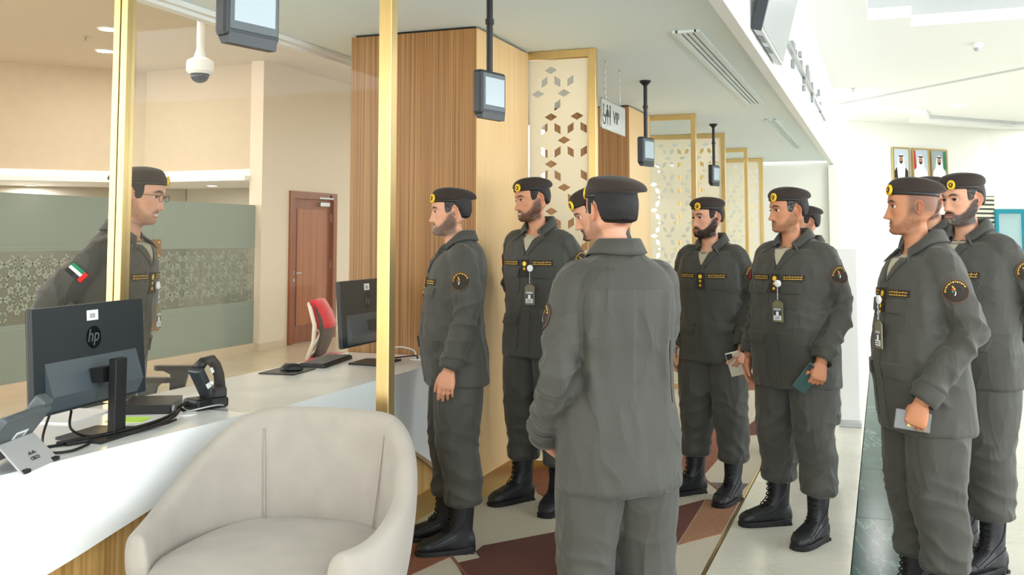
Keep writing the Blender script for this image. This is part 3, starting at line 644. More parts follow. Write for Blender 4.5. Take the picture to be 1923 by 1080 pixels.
for a in (45,135,225,315): MB().tube([(.26*math.cos(R(a)),.26*math.sin(R(a)),.19),(.31*math.cos(R(a)),.31*math.sin(R(a)),0)], [.022,.014], 12).build('leg', M_gold, ac, True, None, 40)
# ---- desktop monitors seen from behind
def monitor():
    t = empty('desktop_monitor'); w, h = .615, .355; z0 = .105
    tl = TR((0,.03,z0), (R(-4),0,0))
    MB().box((0,0,h/2), (w,.022,h), tl, 0, .004).build('back_shell', mat('monitor_black',(36,43,47),.4), t)
    MB().box((0,.0125,h/2), (w-.006,.003,h-.006), tl).build('screen_glass', mat('dark_screen', (12,13,15), .12), t)
    MB().add([(-.25,-.011,.17),(.25,-.011,.17),(.25,-.04,.06),(-.25,-.04,.06),(.25,-.011,.01),(-.25,-.011,.01)], [(0,1,2,3),(3,2,4,5),(0,3,5),(1,4,2)], 0, tl).build('rear_cover', mat('monitor_slate',(74,84,90),.4), t)
    MB().box((0,-.055,.105), (.09,.05,.05), tl).build('mount', M_black, t)
    MB().bx(-.032,.032,-.085,-.055,.008,.27,0,.003).build('stand_column', M_black, t)
    MB().prism([(-.14,-.11),(.14,-.11),(.11,.09),(-.11,.09)], 0, .010).build('stand_base', M_black, t)
    l = MB().box((0,-.0125,.313), (.062,.0012,.036), tl).build('asset_label', M_label, t)
    for k in range(7): MB().box((-.014+k*.0045,-.0132,.311), (.0022 if k % 2 else .0012,.0005,.016), tl).build('barcode', M_ink, l)
    lg = MB().lathe([(.040,0),(.040,.0016)], 32, tl @ TR((.005,-.011,.235),(R(90),0,0))).build('logo_disc', mat('gloss_black',(8,8,9),.15), t)
    text('logo_letters', 'hp', .064, tl @ TR((.005,-.0130,.240),(R(90),0,0)) @ Matrix(((1,.25,0,0),(0,1,0,0),(0,0,1,0),(0,0,0,1))), M_greyp, lg, .001)
    return t
mo = monitor(); mo.location = (-2.60, 2.81, ZT); mo.rotation_euler = (0,0,R(97)); tag(mo, 'black desktop monitor seen from behind on the near counter', 'monitor', 'desktop monitors on the counters')
m2 = copy_tree(mo); m2.location = (-2.66, 4.92, ZT); m2.rotation_euler = (0,0,R(92)); tag(m2, 'black desktop monitor behind the gold post near the wood column', 'monitor', 'desktop monitors on the counters')
# ---- desk phone
ph = tag(empty('desk_phone', (-2.475, 2.345, ZT), R(108)), 'grey and silver desk phone seen from behind at the left edge', 'telephone')
MB().add([(-.105,-.075,0),(.105,-.075,0),(.09,-.055,.012),(-.09,-.055,.012),(-.115,.0,.085),(.085,.0,.085),(.085,.006,.085),(-.115,.006,.085),(-.105,-.067,0),(.105,-.067,0)],
         [(0,1,5,4),(8,7,6,9),(0,4,7,8),(1,9,6,5),(4,5,6,7),(0,8,9,1)]).build('stand', M_silver, ph)
for x in (-.085,.085): MB().box((x,-.071,.006),(.03,.018,.012),None,0,.003).build('rubber_foot', M_black, ph)
tp = TR((-.02,.022,.092),(R(-52),0,0))
MB().box((0,0,0),(.26,.19,.028),tp,0,.008).build('body', M_greyp, ph)
MB().box((.118,.0,.030),(.05,.20,.030),tp,0,.012).box((.118,.085,.022),(.056,.055,.045),tp,0,.01).box((.118,-.085,.022),(.056,.05,.045),tp,0,.01).build('handset', M_greyp, ph)
l = MB().box((.03,-.01,-.0148),(.07,.035,.0012),tp).build('asset_label', M_label, ph)
for k in range(8): MB().box((.008+k*.006,-.01,-.0156),(.003 if k % 3 else .0015,.018,.0006),tp).build('barcode', M_ink, l)
lm = TR((0,-.0525,.03),(R(90-41),0,0))
text('logo_letters', 'CISCO', .017, TR((.0,-.0538,.0275),(R(48.6),0,0)), M_ink, ph, .001)
for k, hh in enumerate((.004,.008,.012,.008,.004,.008,.012,.008,.004)): MB().box((-.020+k*.005,0,hh/2),(.0018,.001,hh),TR((0,-.0442,.0385),(R(-41.4),0,0))).build('logo_bar', M_ink, ph)
# ---- scanner in its cradle
sc_ = tag(empty('document_scanner', (-2.60, 3.40, ZT), R(70)), 'black handheld scanner standing in a cradle on the near counter', 'scanner')
MB().box((0,0,.022),(.15,.11,.044),None,0,.012).box((.035,0,.06),(.07,.10,.05),None,0,.012).build('cradle', M_black, sc_)
ts = TR((.045,0,.045),(0,R(-28),0),(1,1,.74))
MB().box((-.03,0,.10),(.035,.085,.21),ts,0,.012).build('body', M_blackg, sc_)
MB().tube([(-.02,0,.195),(.015,0,.21),(.045,0,.195),(.055,0,.15),(.05,0,.09),(.03,0,.02)], [.028,.026,.025,.022,.022,.024], 12, 0, ts).build('handle', M_black, sc_, True)
MB().box((-.03,-.0435,.10),(.02,.002,.028),ts).build('label', M_label, sc_); MB().box((.02,-.024,.15),(.012,.002,.03),ts).build('label', M_label, sc_)
# ---- low black box with papers, sticky note
bx_ = tag(MB().box((0,0,.0175),(.20,.25,.035),None,0,.003).build('docking_box', M_black), 'flat black box with a white label on the near counter', 'box'); bx_.location = (-2.79, 3.30, ZT); bx_.rotation_euler = (0,0,R(28))
MB().box((.102,-.08,.016),(.001,.05,.02)).build('asset_label', M_label, bx_)
pp = tag(MB().box((0,0,.003),(.22,.30,.006)).build('paper_stack', M_label), 'white papers lying beyond the flat black box', 'paper'); pp.location = (-2.985, 3.05, ZT); pp.rotation_euler = (0,0,R(12))
sn = tag(MB().bx(-.07,.07,-.05,.05,0,.002).build('sticky_note', mat('lime_paper',(178,222,84),.7)), 'lime green note under the near monitor', 'note'); sn.location = (-2.71, 3.08, ZT); sn.rotation_euler = (0,0,R(20))
# ---- cables and grommets
def cable(pts, r, label, m=M_cable, n=8):
    P = [Vector(p) for p in pts]; out = front_curve([tuple(p) for p in P], 8)
    o = MB().tube(out, r, n).build('cable', m, None, True); return tag(o, label, 'cable', 'cables on the counters')
z = ZT+.008
cable([(-2.56,2.62,z),(-2.50,2.80,z),(-2.49,2.98,z+.004),(-2.53,3.12,z+.01),(-2.60,3.24,z+.012),(-2.60,3.27,z)], .007, 'thickest black cable along the edge of the near counter')
cable([(-2.58,2.60,z+.005),(-2.52,2.80,z+.008),(-2.51,2.98,z+.012),(-2.55,3.14,z+.016),(-2.60,3.22,z+.02),(-2.61,3.30,z+.03)], .006, 'upper black cable of the bundle by the near monitor stand')
cable([(-2.60,2.55,z-.003),(-2.54,2.78,z-.003),(-2.53,2.98,z-.003),(-2.58,3.16,z),(-2.64,3.24,z)], .005, 'inner black cable of the bundle by the near monitor stand')
cable([(-2.62,2.70,ZT+.10),(-2.58,2.66,ZT+.05),(-2.57,2.74,ZT+.01),(-2.54,2.88,ZT+.006),(-2.50,3.02,ZT+.006),(-2.52,3.12,ZT+.006)], .0045, 'black cable dropping from the near monitor')
cable([(-2.63,2.62,ZT+.11),(-2.60,2.56,ZT+.04),(-2.52,2.50,ZT+.01),(-2.47,2.55,ZT+.006),(-2.50,2.66,ZT+.006)], .0045, 'black cable curling beside the desk phone')
cable([(-2.50,3.38,ZT+.02),(-2.49,3.32,ZT+.03),(-2.53,3.26,ZT+.022),(-2.59,3.25,ZT+.006)], .003, 'thin grey cable at the foot of the scanner', M_silver)
cable([(-2.62,5.0,ZT+.06),(-2.58,5.08,ZT+.075),(-2.52,5.15,ZT+.05),(-2.51,5.16,ZT+.004)], .004, 'white cable looping down behind the far monitor', M_label)
cable([(-2.66,4.95,ZT+.012),(-2.56,5.06,ZT+.02),(-2.50,5.14,ZT+.022),(-2.50,5.16,ZT+.004)], .004, 'black cable entering the far counter grommet')
for x, y, lab in ((-2.585, 3.255, 'white cable grommet on the near counter by the scanner'), (-2.50, 5.165, 'white cable grommet on the counter near the wood column')):
    tag(MB().lathe([(.045,0),(.045,.003),(.03,.004),(.03,.001)], 24).build('cable_grommet', M_label), lab, 'grommet').location = (x, y, ZT)
# ---- keyboard, mouse and mouse pad on the far counter
kb = tag(empty('keyboard', (-2.90, 4.83, ZT), R(100)), 'black computer keyboard lying before the far monitor', 'keyboard')
MB().box((0,0,.009),(.44,.15,.018),None,0,.004).build('case', M_black, kb)
km = MB()
for r in range(5):
    for c in range(15): km.box((-.20+c*.0285, -.055+r*.027, .021), (.024,.022,.006))
km.build('keys', M_blackg, kb)['kind'] = 'stuff'
mp_ = tag(MB().box((0,0,.003),(.24,.20,.006),None,0,.002).build('mouse_pad', M_black), 'black mouse pad on the counter behind the armchair', 'mouse pad'); mp_.location = (-2.90, 4.45, ZT); mp_.rotation_euler = (0,0,R(95))
ms_ = tag(empty('computer_mouse', (-2.88, 4.46, ZT+.006), R(120)), 'black computer mouse on the mouse pad', 'mouse')
MB().loft([[(.032*s*math.cos(k*PI/8), .058*s*math.sin(k*PI/8), zz) for k in range(16)] for s, zz in ((.98,0),(1,.008),(.92,.022),(.7,.032),(.3,.037))]).build('shell', M_black, ms_, True); MB().box((0,.03,.034),(.006,.016,.008),None,0,.002).build('wheel', M_greyp, ms_)
# ---- task chairs behind the counter
bc = tag(empty('office_chair', (-4.15, 5.0, 0), R(20)), 'black office chair whose armrest shows behind the near counter', 'chair')
for s in (-1,1):
    MB().prism([(-.12,-.035),(.12,-.025),(.17,0),(.12,.025),(-.12,.035),(-.15,0)], .665, .695, 'z', 0, TR((.0,s*.27,0))).build('armrest', M_black, bc)
    MB().prism([(-.05,.40),(.01,.40),(.07,.64),(.10,.668),(-.10,.668),(-.04,.64)], -.015, .015, 'y', 0, TR((-.0,s*.27,0))).build('arm_support', M_blackg, bc)
MB().box((0,0,.47),(.50,.50,.09),None,0,.03).build('seat', M_black, bc); MB().box((-.26,0,.75),(.06,.46,.44),None,0,.025).build('backrest', M_black, bc)
MB().tube([(0,0,.42),(0,0,.10)], .03, 12).build('gas_lift', M_blackg, bc)
for k in range(5):
    a = k*2*PI/5; MB().tube([(0,0,.10),(.29*math.cos(a),.29*math.sin(a),.065)], [.025,.016], 8).build('base_spoke', M_black, bc)
    MB().lathe([(.03,-.012),(.03,.012)], 14, TR((.29*math.cos(a),.29*math.sin(a),.03),(R(90),0,a))).build('caster', M_black, bc)
rc = tag(empty('task_chair', (-4.36, 7.49, 0), R(200)), 'red upholstered task chair with a white plastic back frame', 'chair')
M_red = mat('red_mesh', (214,40,52), .7, sheen=.3); M_wpl = mat('white_plastic', (226,220,208), .4); M_mesh = mat('grey_mesh', (84,78,72), .8)
bk = MB(); rr = []
for k in range(13):
    t = k/12; z = .50+t*.48; yy = .10*math.sin(t*PI*.9)-.20-.05*t; hw = .20+.05*math.sin(t*PI)-.06*max(0,t-.8)*5
    rr.append([(-hw, yy, z), (-hw*.5, yy+.05, z), (hw*.5, yy+.05, z), (hw, yy, z), (hw*.5, yy+.025, z), (-hw*.5, yy+.025, z)])
R90 = TR((0,0,0),(0,0,R(90)))
b2 = MB().loft(rr, M=R90).build('backrest', M_mesh, rc, True)
cr_ = []
for k in range(6):
    t = .52+k*.48/5*1.02; z = .50+t*.48; yy = .10*math.sin(min(t,1)*PI*.9)-.20-.05*t; hw = .215+.04*math.sin(t*PI)-.05*max(0,t-.8)*5
    cr_.append([(-hw, yy-.02, z), (-hw*.5, yy+.07, z), (hw*.5, yy+.07, z), (hw, yy-.02, z), (hw*.5, yy+.015, z), (-hw*.5, yy+.015, z)])
MB().loft(cr_, M=R90).build('red_pad', M_red, rc, True)
def wp(u, t): 
    z = .50+t*.48; yy = .10*math.sin(t*PI*.9)-.20-.05*t; hw = .22+.05*math.sin(t*PI)-.05*max(0,t-.8)*5; return (u*hw, yy-.035, z)
for s in (-1,1): MB().tube([wp(s,.0),wp(s*1.02,.3),wp(s*1.02,.6),wp(s*.98,.82),wp(s*.8,.95)], .017, 8, 0, R90).build('frame_bar', M_wpl, rc, True)
for s in (-1,1):
    MB().tube([wp(s*.95,.62),wp(s*.4,.48),wp(0,.42)], .015, 8, 0, R90).build('frame_brace', M_wpl, rc, True)
    MB().tube([wp(s*.95,.12),wp(s*.4,.28),wp(0,.40)], .015, 8, 0, R90).build('frame_brace', M_wpl, rc, True)
MB().tube([wp(-.95,.03),wp(0,.06),wp(.95,.03)], .015, 8, 0, R90).build('frame_brace', M_wpl, rc, True)
MB().box((0.02,0,.47),(.48,.48,.08),None,0,.03).build('seat', M_red, rc); MB().tube([(0,0,.43),(0,0,.10)], .03, 12).build('gas_lift', M_blackg, rc)
for k in range(5):
    a = k*2*PI/5; MB().tube([(0,0,.10),(.29*math.cos(a),.29*math.sin(a),.065)], [.025,.016], 8).build('base_spoke', M_black, rc)
    MB().lathe([(.03,-.012),(.03,.012)], 14, TR((.29*math.cos(a),.29*math.sin(a),.03),(R(90),0,a))).build('caster', M_black, rc)
# ---- red alarm ring
al = tag(empty('alarm_sounder', (-10.78, 12.955, 2.15)), 'red ring shaped alarm on the wall beyond the glass', 'alarm')
rp = [(.10*math.cos(k*PI/12), 0, .10*math.sin(k*PI/12)) for k in range(25)]
MB().tube(rp, .045, 10).build('ring', mat('alarm_red',(160,44,34),.45), al, True); MB().lathe([(.05,0),(.05,.03)],20,TR((0,0,0),(R(90),0,0))).build('centre', M_white, al)
# ================================================================ PEOPLE
def vnoise(P, seed=0):
    P = np.asarray(P, float); I = np.floor(P).astype(np.int64); F_ = P - I; u = F_*F_*F_*(F_*(F_*6-15)+10)
    def h(i, j, k):
        n = (i*374761393 + j*668265263 + k*2147483647 + seed*1274126177) & 0xFFFFFFFF
        n = ((n ^ (n >> 13))*1274126177) & 0xFFFFFFFF; n = n ^ (n >> 16); return (n & 0xFFFF)/65535.0*2-1
    i, j, k = I[:,0], I[:,1], I[:,2]; x, y, z = u[:,0], u[:,1], u[:,2]
    def lx(a, b, t): return a+(b-a)*t
    return lx(lx(lx(h(i,j,k),h(i+1,j,k),x), lx(h(i,j+1,k),h(i+1,j+1,k),x), y), lx(lx(h(i,j,k+1),h(i+1,j,k+1),x), lx(h(i,j+1,k+1),h(i+1,j+1,k+1),x), y), z)
def sstep(a, b, x): t = np.clip((x-a)/(b-a), 0, 1); return t*t*(3-2*t)
def catmull(P, n):
    P = [Vector(p) for p in P]; out = []
    for i in range(len(P)-1):
        p0, p1, p2, p3 = P[max(i-1,0)], P[i], P[i+1], P[min(i+2,len(P)-1)]
        for k in range(n):
            t = k/n; out.append(.5*((2*p1)+(p2-p0)*t+(2*p0-5*p1+4*p2-p3)*t*t+(3*p1-p0-3*p2+p3)*t**3))
    out.append(P[-1]); return out
def remesh(mb, voxel, smooth=4, factor=.5):
    me = mb.mesh('tmp'); o = bpy.data.objects.new('tmp', me); COL.objects.link(o)
    r = o.modifiers.new('r', 'REMESH'); r.mode = 'VOXEL'; r.voxel_size = voxel
    if smooth: s = o.modifiers.new('s', 'SMOOTH'); s.factor = factor; s.iterations = smooth
    dg = bpy.context.evaluated_depsgraph_get(); out = bpy.data.meshes.new_from_object(o.evaluated_get(dg))
    bpy.data.objects.remove(o); bpy.data.meshes.remove(me); return out
def get_co(me):
    a = np.empty(len(me.vertices)*3); me.vertices.foreach_get('co', a); return a.reshape(-1,3)
def get_no(me):
    a = np.empty(len(me.vertices)*3); me.vertex_normals.foreach_get('vector', a); return a.reshape(-1,3)
def set_co(me, c): me.vertices.foreach_set('co', c.ravel()); me.update()
def sring(cx, cy, z, rx, ryf, ryb, n=32, p=2.2):
    out = []
    for k in range(n):
        a = k*2*PI/n; c, s = math.cos(a), math.sin(a); e = 2/p
        out.append((cx+rx*math.copysign(abs(c)**e, c), cy+(ryb if s > 0 else ryf)*math.copysign(abs(s)**e, s), z))
    return out
# --- materials
def cloth(name, col, var, folds=.25):
    m = mat(name, col, .62, spec=.32, sheen=.12); nt = m.node_tree; N = nt.nodes; L = nt.links; b = N['Principled BSDF']
    tc = N.new('ShaderNodeTexCoord'); mp = N.new('ShaderNodeMapping'); mp.inputs['Scale'].default_value = (8, 8, 4.0); L.new(tc.outputs['Object'], mp.inputs[0])
    n1 = N.new('ShaderNodeTexNoise'); n1.inputs['Scale'].default_value = 1.0; n1.inputs['Detail'].default_value = 2.5; n1.inputs['Distortion'].default_value = .5; n1.noise_type = 'RIDGED_MULTIFRACTAL'; n1.inputs['Offset'].default_value = .9; n1.inputs['Gain'].default_value = 1.2; n1.normalize = False; L.new(mp.outputs[0], n1.inputs['Vector'])
    bp = N.new('ShaderNodeBump'); bp.inputs['Strength'].default_value = folds; bp.inputs['Distance'].default_value = .014; L.new(n1.outputs[0], bp.inputs['Height']); L.new(bp.outputs[0], b.inputs['Normal'])
    return m
M_uni = cloth('uniform_cloth', (67, 67, 62), .04, .6)
M_uni2 = cloth('uniform_trim_cloth', (65, 65, 60), .04, .2)
M_beret = mat('beret_felt', (46, 36, 31), .9, sheen=.08, bump=.1, bscale=200)
M_band = mat('beret_band', (24, 22, 20), .45)
M_tee = mat('undershirt', (176, 168, 146), .9)
M_boot = mat('boot_leather', (26, 28, 31), .45, bump=.15, bscale=120); M_sole = mat('boot_sole', (18, 19, 20), .7); M_lace = mat('boot_lace', (12, 12, 13), .6)
M_gem = mat('emblem_gold', (236, 190, 40), .38, .25)
M_tape = mat('patch_brown', (44, 36, 30), .8)
M_thread = mat('gold_thread', (214, 172, 60), .6)
def col_mat(name, rough, bump=.0, bs=300, sss=0.0):
    m = bpy.data.materials.new(name); m.use_nodes = True; nt = m.node_tree; N = nt.nodes; L = nt.links; b = N['Principled BSDF']
    a = N.new('ShaderNodeAttribute'); a.attribute_name = 'Col'; L.new(a.outputs['Color'], b.inputs['Base Color']); b.inputs['Roughness'].default_value = rough
    b.inputs['Specular IOR Level'].default_value = .35
    if sss: b.inputs['Subsurface Weight'].default_value = sss; b.inputs['Subsurface Radius'].default_value = (.012,.005,.003); b.inputs['Subsurface Scale'].default_value = .6
    if bump:
        n = N.new('ShaderNodeTexNoise'); n.inputs['Scale'].default_value = bs; tc = N.new('ShaderNodeTexCoord'); mp = N.new('ShaderNodeMapping'); L.new(tc.outputs['Object'], mp.inputs[0]); L.new(mp.outputs[0], n.inputs['Vector'])
        bp = N.new('ShaderNodeBump'); bp.inputs['Strength'].default_value = bump; bp.inputs['Distance'].default_value = .004; L.new(n.outputs[0], bp.inputs['Height']); L.new(bp.outputs[0], b.inputs['Normal'])
    return m
M_skin = col_mat('skin', .5)
M_hair = col_mat('hair', .55, .6, 260)
def lin(c): return np.array(srgb(*c)[:3])
def set_col(me, cols):
    at = me.color_attributes.new('Col', 'FLOAT_COLOR', 'POINT'); c = np.ones((len(me.vertices), 4)); c[:,:3] = cols; at.data.foreach_set('color', c.ravel())
# --- head surface: rings over height, azimuth 0 = front (-Y), + = person's left (+X)
HZ = [.117,.113,.105,.092,.075,.055,.035,.015,0,-.015,-.03,-.045,-.06,-.075,-.09,-.102,-.112,-.119,-.125,-.135,-.155,-.185,-.22,-.26]
HF = [.005,-.030,-.054,-.071,-.083,-.091,-.0945,-.094,-.0885,-.088,-.088,-.0885,-.089,-.0895,-.090,-.089,-.083,-.070,-.050,-.038,-.034,-.036,-.045,-.055]
HW = [.012,.034,.050,.0615,.069,.0735,.0755,.0758,.0755,.0745,.073,.071,.0685,.0645,.0585,.052,.047,.047,.050,.053,.055,.057,.066,.085]
HB = [.030,.056,.072,.084,.092,.0965,.0985,.098,.0955,.091,.084,.075,.066,.058,.054,.053,.054,.055,.056,.057,.059,.063,.070,.075]
HP = [2,2,2,2.05,2.1,2.15,2.2,2.2,2.2,2.2,2.2,2.2,2.25,2.3,2.3,2.2,2.1,2,2,2,2,2,2,2]
def head_grid(prm):
    nz = 104; zs = np.concatenate([np.linspace(.117,.06,14), np.linspace(.056,-.122,72), np.linspace(-.128,-.26,18)])
    Z0 = np.array(HZ[::-1]); it = lambda A: np.interp(zs, Z0, np.array(A[::-1]))
    f, w, b, pw = it(HF), it(HW), it(HB), it(HP)
    fw_ = prm.get('wide', 1.0); w = w*fw_; jaw = prm.get('jaw', 1.0); w = w*(1+(jaw-1)*np.exp(-((zs+.085)/.035)**2))
    na = 84; u = np.linspace(-1, 1, na, endpoint=False); az = PI*(np.sign(u)*np.abs(u)**1.45)   # denser in front
    X = np.zeros((nz, na)); Y = X.copy(); Zz = np.repeat(zs[:,None], na, 1)
    s, c = np.sin(az)[None], np.cos(az)[None]; e = (2/pw)[:,None]
    X = w[:,None]*np.sign(s)*np.abs(s)**e
    yc = .012; Y = np.where(c > 0, yc-(yc-f[:,None])*np.abs(c)**e, yc+(b[:,None]-yc)*np.abs(c)**e)
    # jaw line rises towards the neck
    k = np.interp(-zs, [0,.03,.06,.10,.13,.18,.26], [0,0,.12,.34,.34,.12,0])[:,None]
    Zz = Zz + k*np.clip(Y+.075, 0, .11)
    ax = np.abs(X); z = np.repeat(zs[:,None], na, 1); front = sstep(.02, -.05, Y)
    G = lambda cx, cz, sx, sz: np.exp(-((ax-cx)/sx)**2-((z-cz)/sz)**2)
    D = np.zeros_like(X)       # forward displacement (towards -Y)
    nl = prm.get('nose', 1.0)
    tt = np.clip((.012-z)/.058, 0, 1); prot = nl*(.004+.022*tt**1.15)*(z < .014)*sstep(-.056, -.047, z)*sstep(.016, .002, z)
    nw = .0075+.0085*tt; D += prot*np.exp(-(ax/nw)**2.4)
    D += .006*G(.0135, -.041, .006, .007)                 # nostril wings
    D += .0035*G(.027, .021, .020, .007) + .0025*G(0, .026, .02, .015)   # brow
    D -= .0085*G(.031, .001, .0125, .0085) + .003*G(.018, .002, .006, .008)  # sockets
    D += .0035*G(.045, -.022, .016, .014)                 # cheekbone
    D -= .002*G(.035, -.055, .014, .018)
    D += .0048*G(0, -.0685, .019, .0045) + .005*G(0, -.0785, .017, .0050) - .004*G(0, -.0735, .022, .0022) - .0025*G(0, -.0885, .016, .005)
    D += .0055*G(0, -.101, .017, .011) - .002*G(0, -.058, .004, .008)
    smile = prm.get('smile', 0)
    if smile: D += .003*G(.038, -.048, .010, .012) - .0035*G(.027, -.070, .004, .006)
    Y = Y - D*front
    return X, Y, Zz, z, az, na, nz
def face_masks(X, Y, Z, z, prm):
    ax = np.abs(X); fr = Y < .03
    st = prm.get('beard', 'full'); 
    # beard coverage
    line = np.interp(ax, [0,.012,.024,.034,.046,.058,.066,.072,.08], [-.056,-.057,-.061,-.070,-.072,-.060,-.038,-.012,.015])
    if st == 'stubble': line = line-.004
    wd_ = {'full':.005,'goatee':.005}.get(st, .011); cov = sstep(wd_, -wd_, z-line)*sstep(.030, .008, Y)
    lips = np.exp(-((ax)/.022)**4-((z+.0735)/.0085)**4)
    cov = cov*(1-sstep(.3, .7, lips)); cov = cov*sstep(-.150, -.128, z)
    gap = np.exp(-((ax-.008)/.006)**2-((z+.089)/.004)**2); cov = cov*(1-.5*gap)
    if st == 'goatee':
        g = np.maximum(np.exp(-(ax/.024)**4-((z+.103)/.020)**4), np.exp(-(ax/.026)**4-((z+.060)/.006)**2)); g = np.maximum(g, np.exp(-((ax-.026)/.006)**2-((z+.078)/.02)**4)); covg = np.clip(g*1.3, 0, 1)*(1-sstep(.3,.7,lips)); cov = np.maximum(covg, cov*.35)
    mus = np.exp(-(ax/.026)**4-((z+.060-ax*.10*-1)/.0055)**2)
    brow = np.exp(-((ax-.031)/.0185)**4-((z-.0185-.006*np.sin(np.clip((ax-.012)/.038,0,1)*PI))/.0045)**2)*(Y < -.04)
    return cov, lips, mus, brow
def ear():
    """ear as outlined dish, local: x outwards, y back, z up"""
    mb = MB(); n = 22; rings = []
    for (s, o, dy) in ((.55,-.004,.004),(.80,.006,.002),(.97,.016,.001),(1.0,.019,0),(.93,.0205,0),(.80,.017,0),(.62,.008,-.001),(.35,.006,-.002),(.05,.007,-.002)):
        r = []
        for k in range(n):
            a = k*2*PI/n; ry = .0175*(1+.18*math.sin(a)); rz = .032
            y = ry*math.cos(a)*s*(1-.22*(math.sin(a) < -.3)); z = rz*math.sin(a)*s
            lift = o + .006*math.cos(a)*s
            r.append((lift, y+dy, z))
        rings.append(r)
    return mb.loft(rings, False, True)
EAR = ear()
# --- hands: wrist at origin, fingers towards -Z, palm facing +X (left hand hanging at the person's left has thumb forward -Y and palm inwards -X)
def hand_mesh(curl, spread=.0, thumb=.3, thumb_curl=.3):
    mb = MB()
    # palm as lofted rounded slab: width along y, thickness along x
    rings = []
    for z, w, t, y0 in ((.02,.026,.019,0),(0,.027,.018,0),(-.02,.034,.017,-.001),(-.05,.041,.016,-.002),(-.072,.041,.0135,-.001),(-.086,.036,.009,0)):
        rings.append([(t*math.copysign(abs(math.cos(a))**.8, math.cos(a)), y0+w*math.copysign(abs(math.sin(a))**.8, math.sin(a)), z) for a in [k*2*PI/16 for k in range(16)]])
    mb.loft(rings)
    for i, (y, L, r) in enumerate(((-.031,.080,.0084),(-.0105,.089,.0087),(.0102,.083,.0083),(.0305,.066,.0074))):
        a = 0.0; p = Vector((.003, y, -.072)); pts = [Vector((.002, y*.95, -.058)), p.copy()]; rs = [r*1.0, r*1.22]
        c = curl[i] if isinstance(curl, (list, tuple)) else curl
        for j, fr_ in enumerate((.44,.30,.26)):
            a += c*(.75, 1.0, .6)[j]
            d = Vector((-math.sin(a), y*spread*8*(j == 0), -math.cos(a))); d.normalize()
            p = p + d*L*fr_*.5; pts.append(p.copy()); rs.append(r*(1.0, .94, .88)[j]); p = p + d*L*fr_*.5; pts.append(p.copy()); rs.append(r*(1.03, .95, .74)[j])
        mb.tube(pts, rs, 10)
    t = Vector((-.004,-.026,-.022)); d1 = Vector((-.30*thumb_curl-.1, -thumb, -.85)).normalized(); d2 = Vector((-thumb_curl*1.1, -thumb*.35, -.9)).normalized()
    p1 = t+d1*.042; p2 = p1+d2*.032; p3 = p2+(d2+Vector((-.2*thumb_curl,0,0))).normalized()*.026
    mb.tube([t, (t+p1)/2, p1, (p1+p2)/2, p2, (p2+p3)/2, p3], [.015,.0145,.0115,.0112,.0105,.0098,.0075], 10)
    me = remesh(mb, .0029, 3, .5); co = get_co(me); F = [tuple(p.vertices) for p in me.polygons]; bpy.data.meshes.remove(me); return co, F
HANDS = {'relaxed': hand_mesh([.30,.36,.42,.48], .02, .42, .35), 'grip': hand_mesh([.95,.98,1.0,1.02], 0, .55, .75), 'fist': hand_mesh([1.15,1.2,1.2,1.2], 0, .35, 1.1)}
def bvh_of(me):
    return BVHTree.FromPolygons([v.co.copy() for v in me.vertices], [tuple(p.vertices) for p in me.polygons])
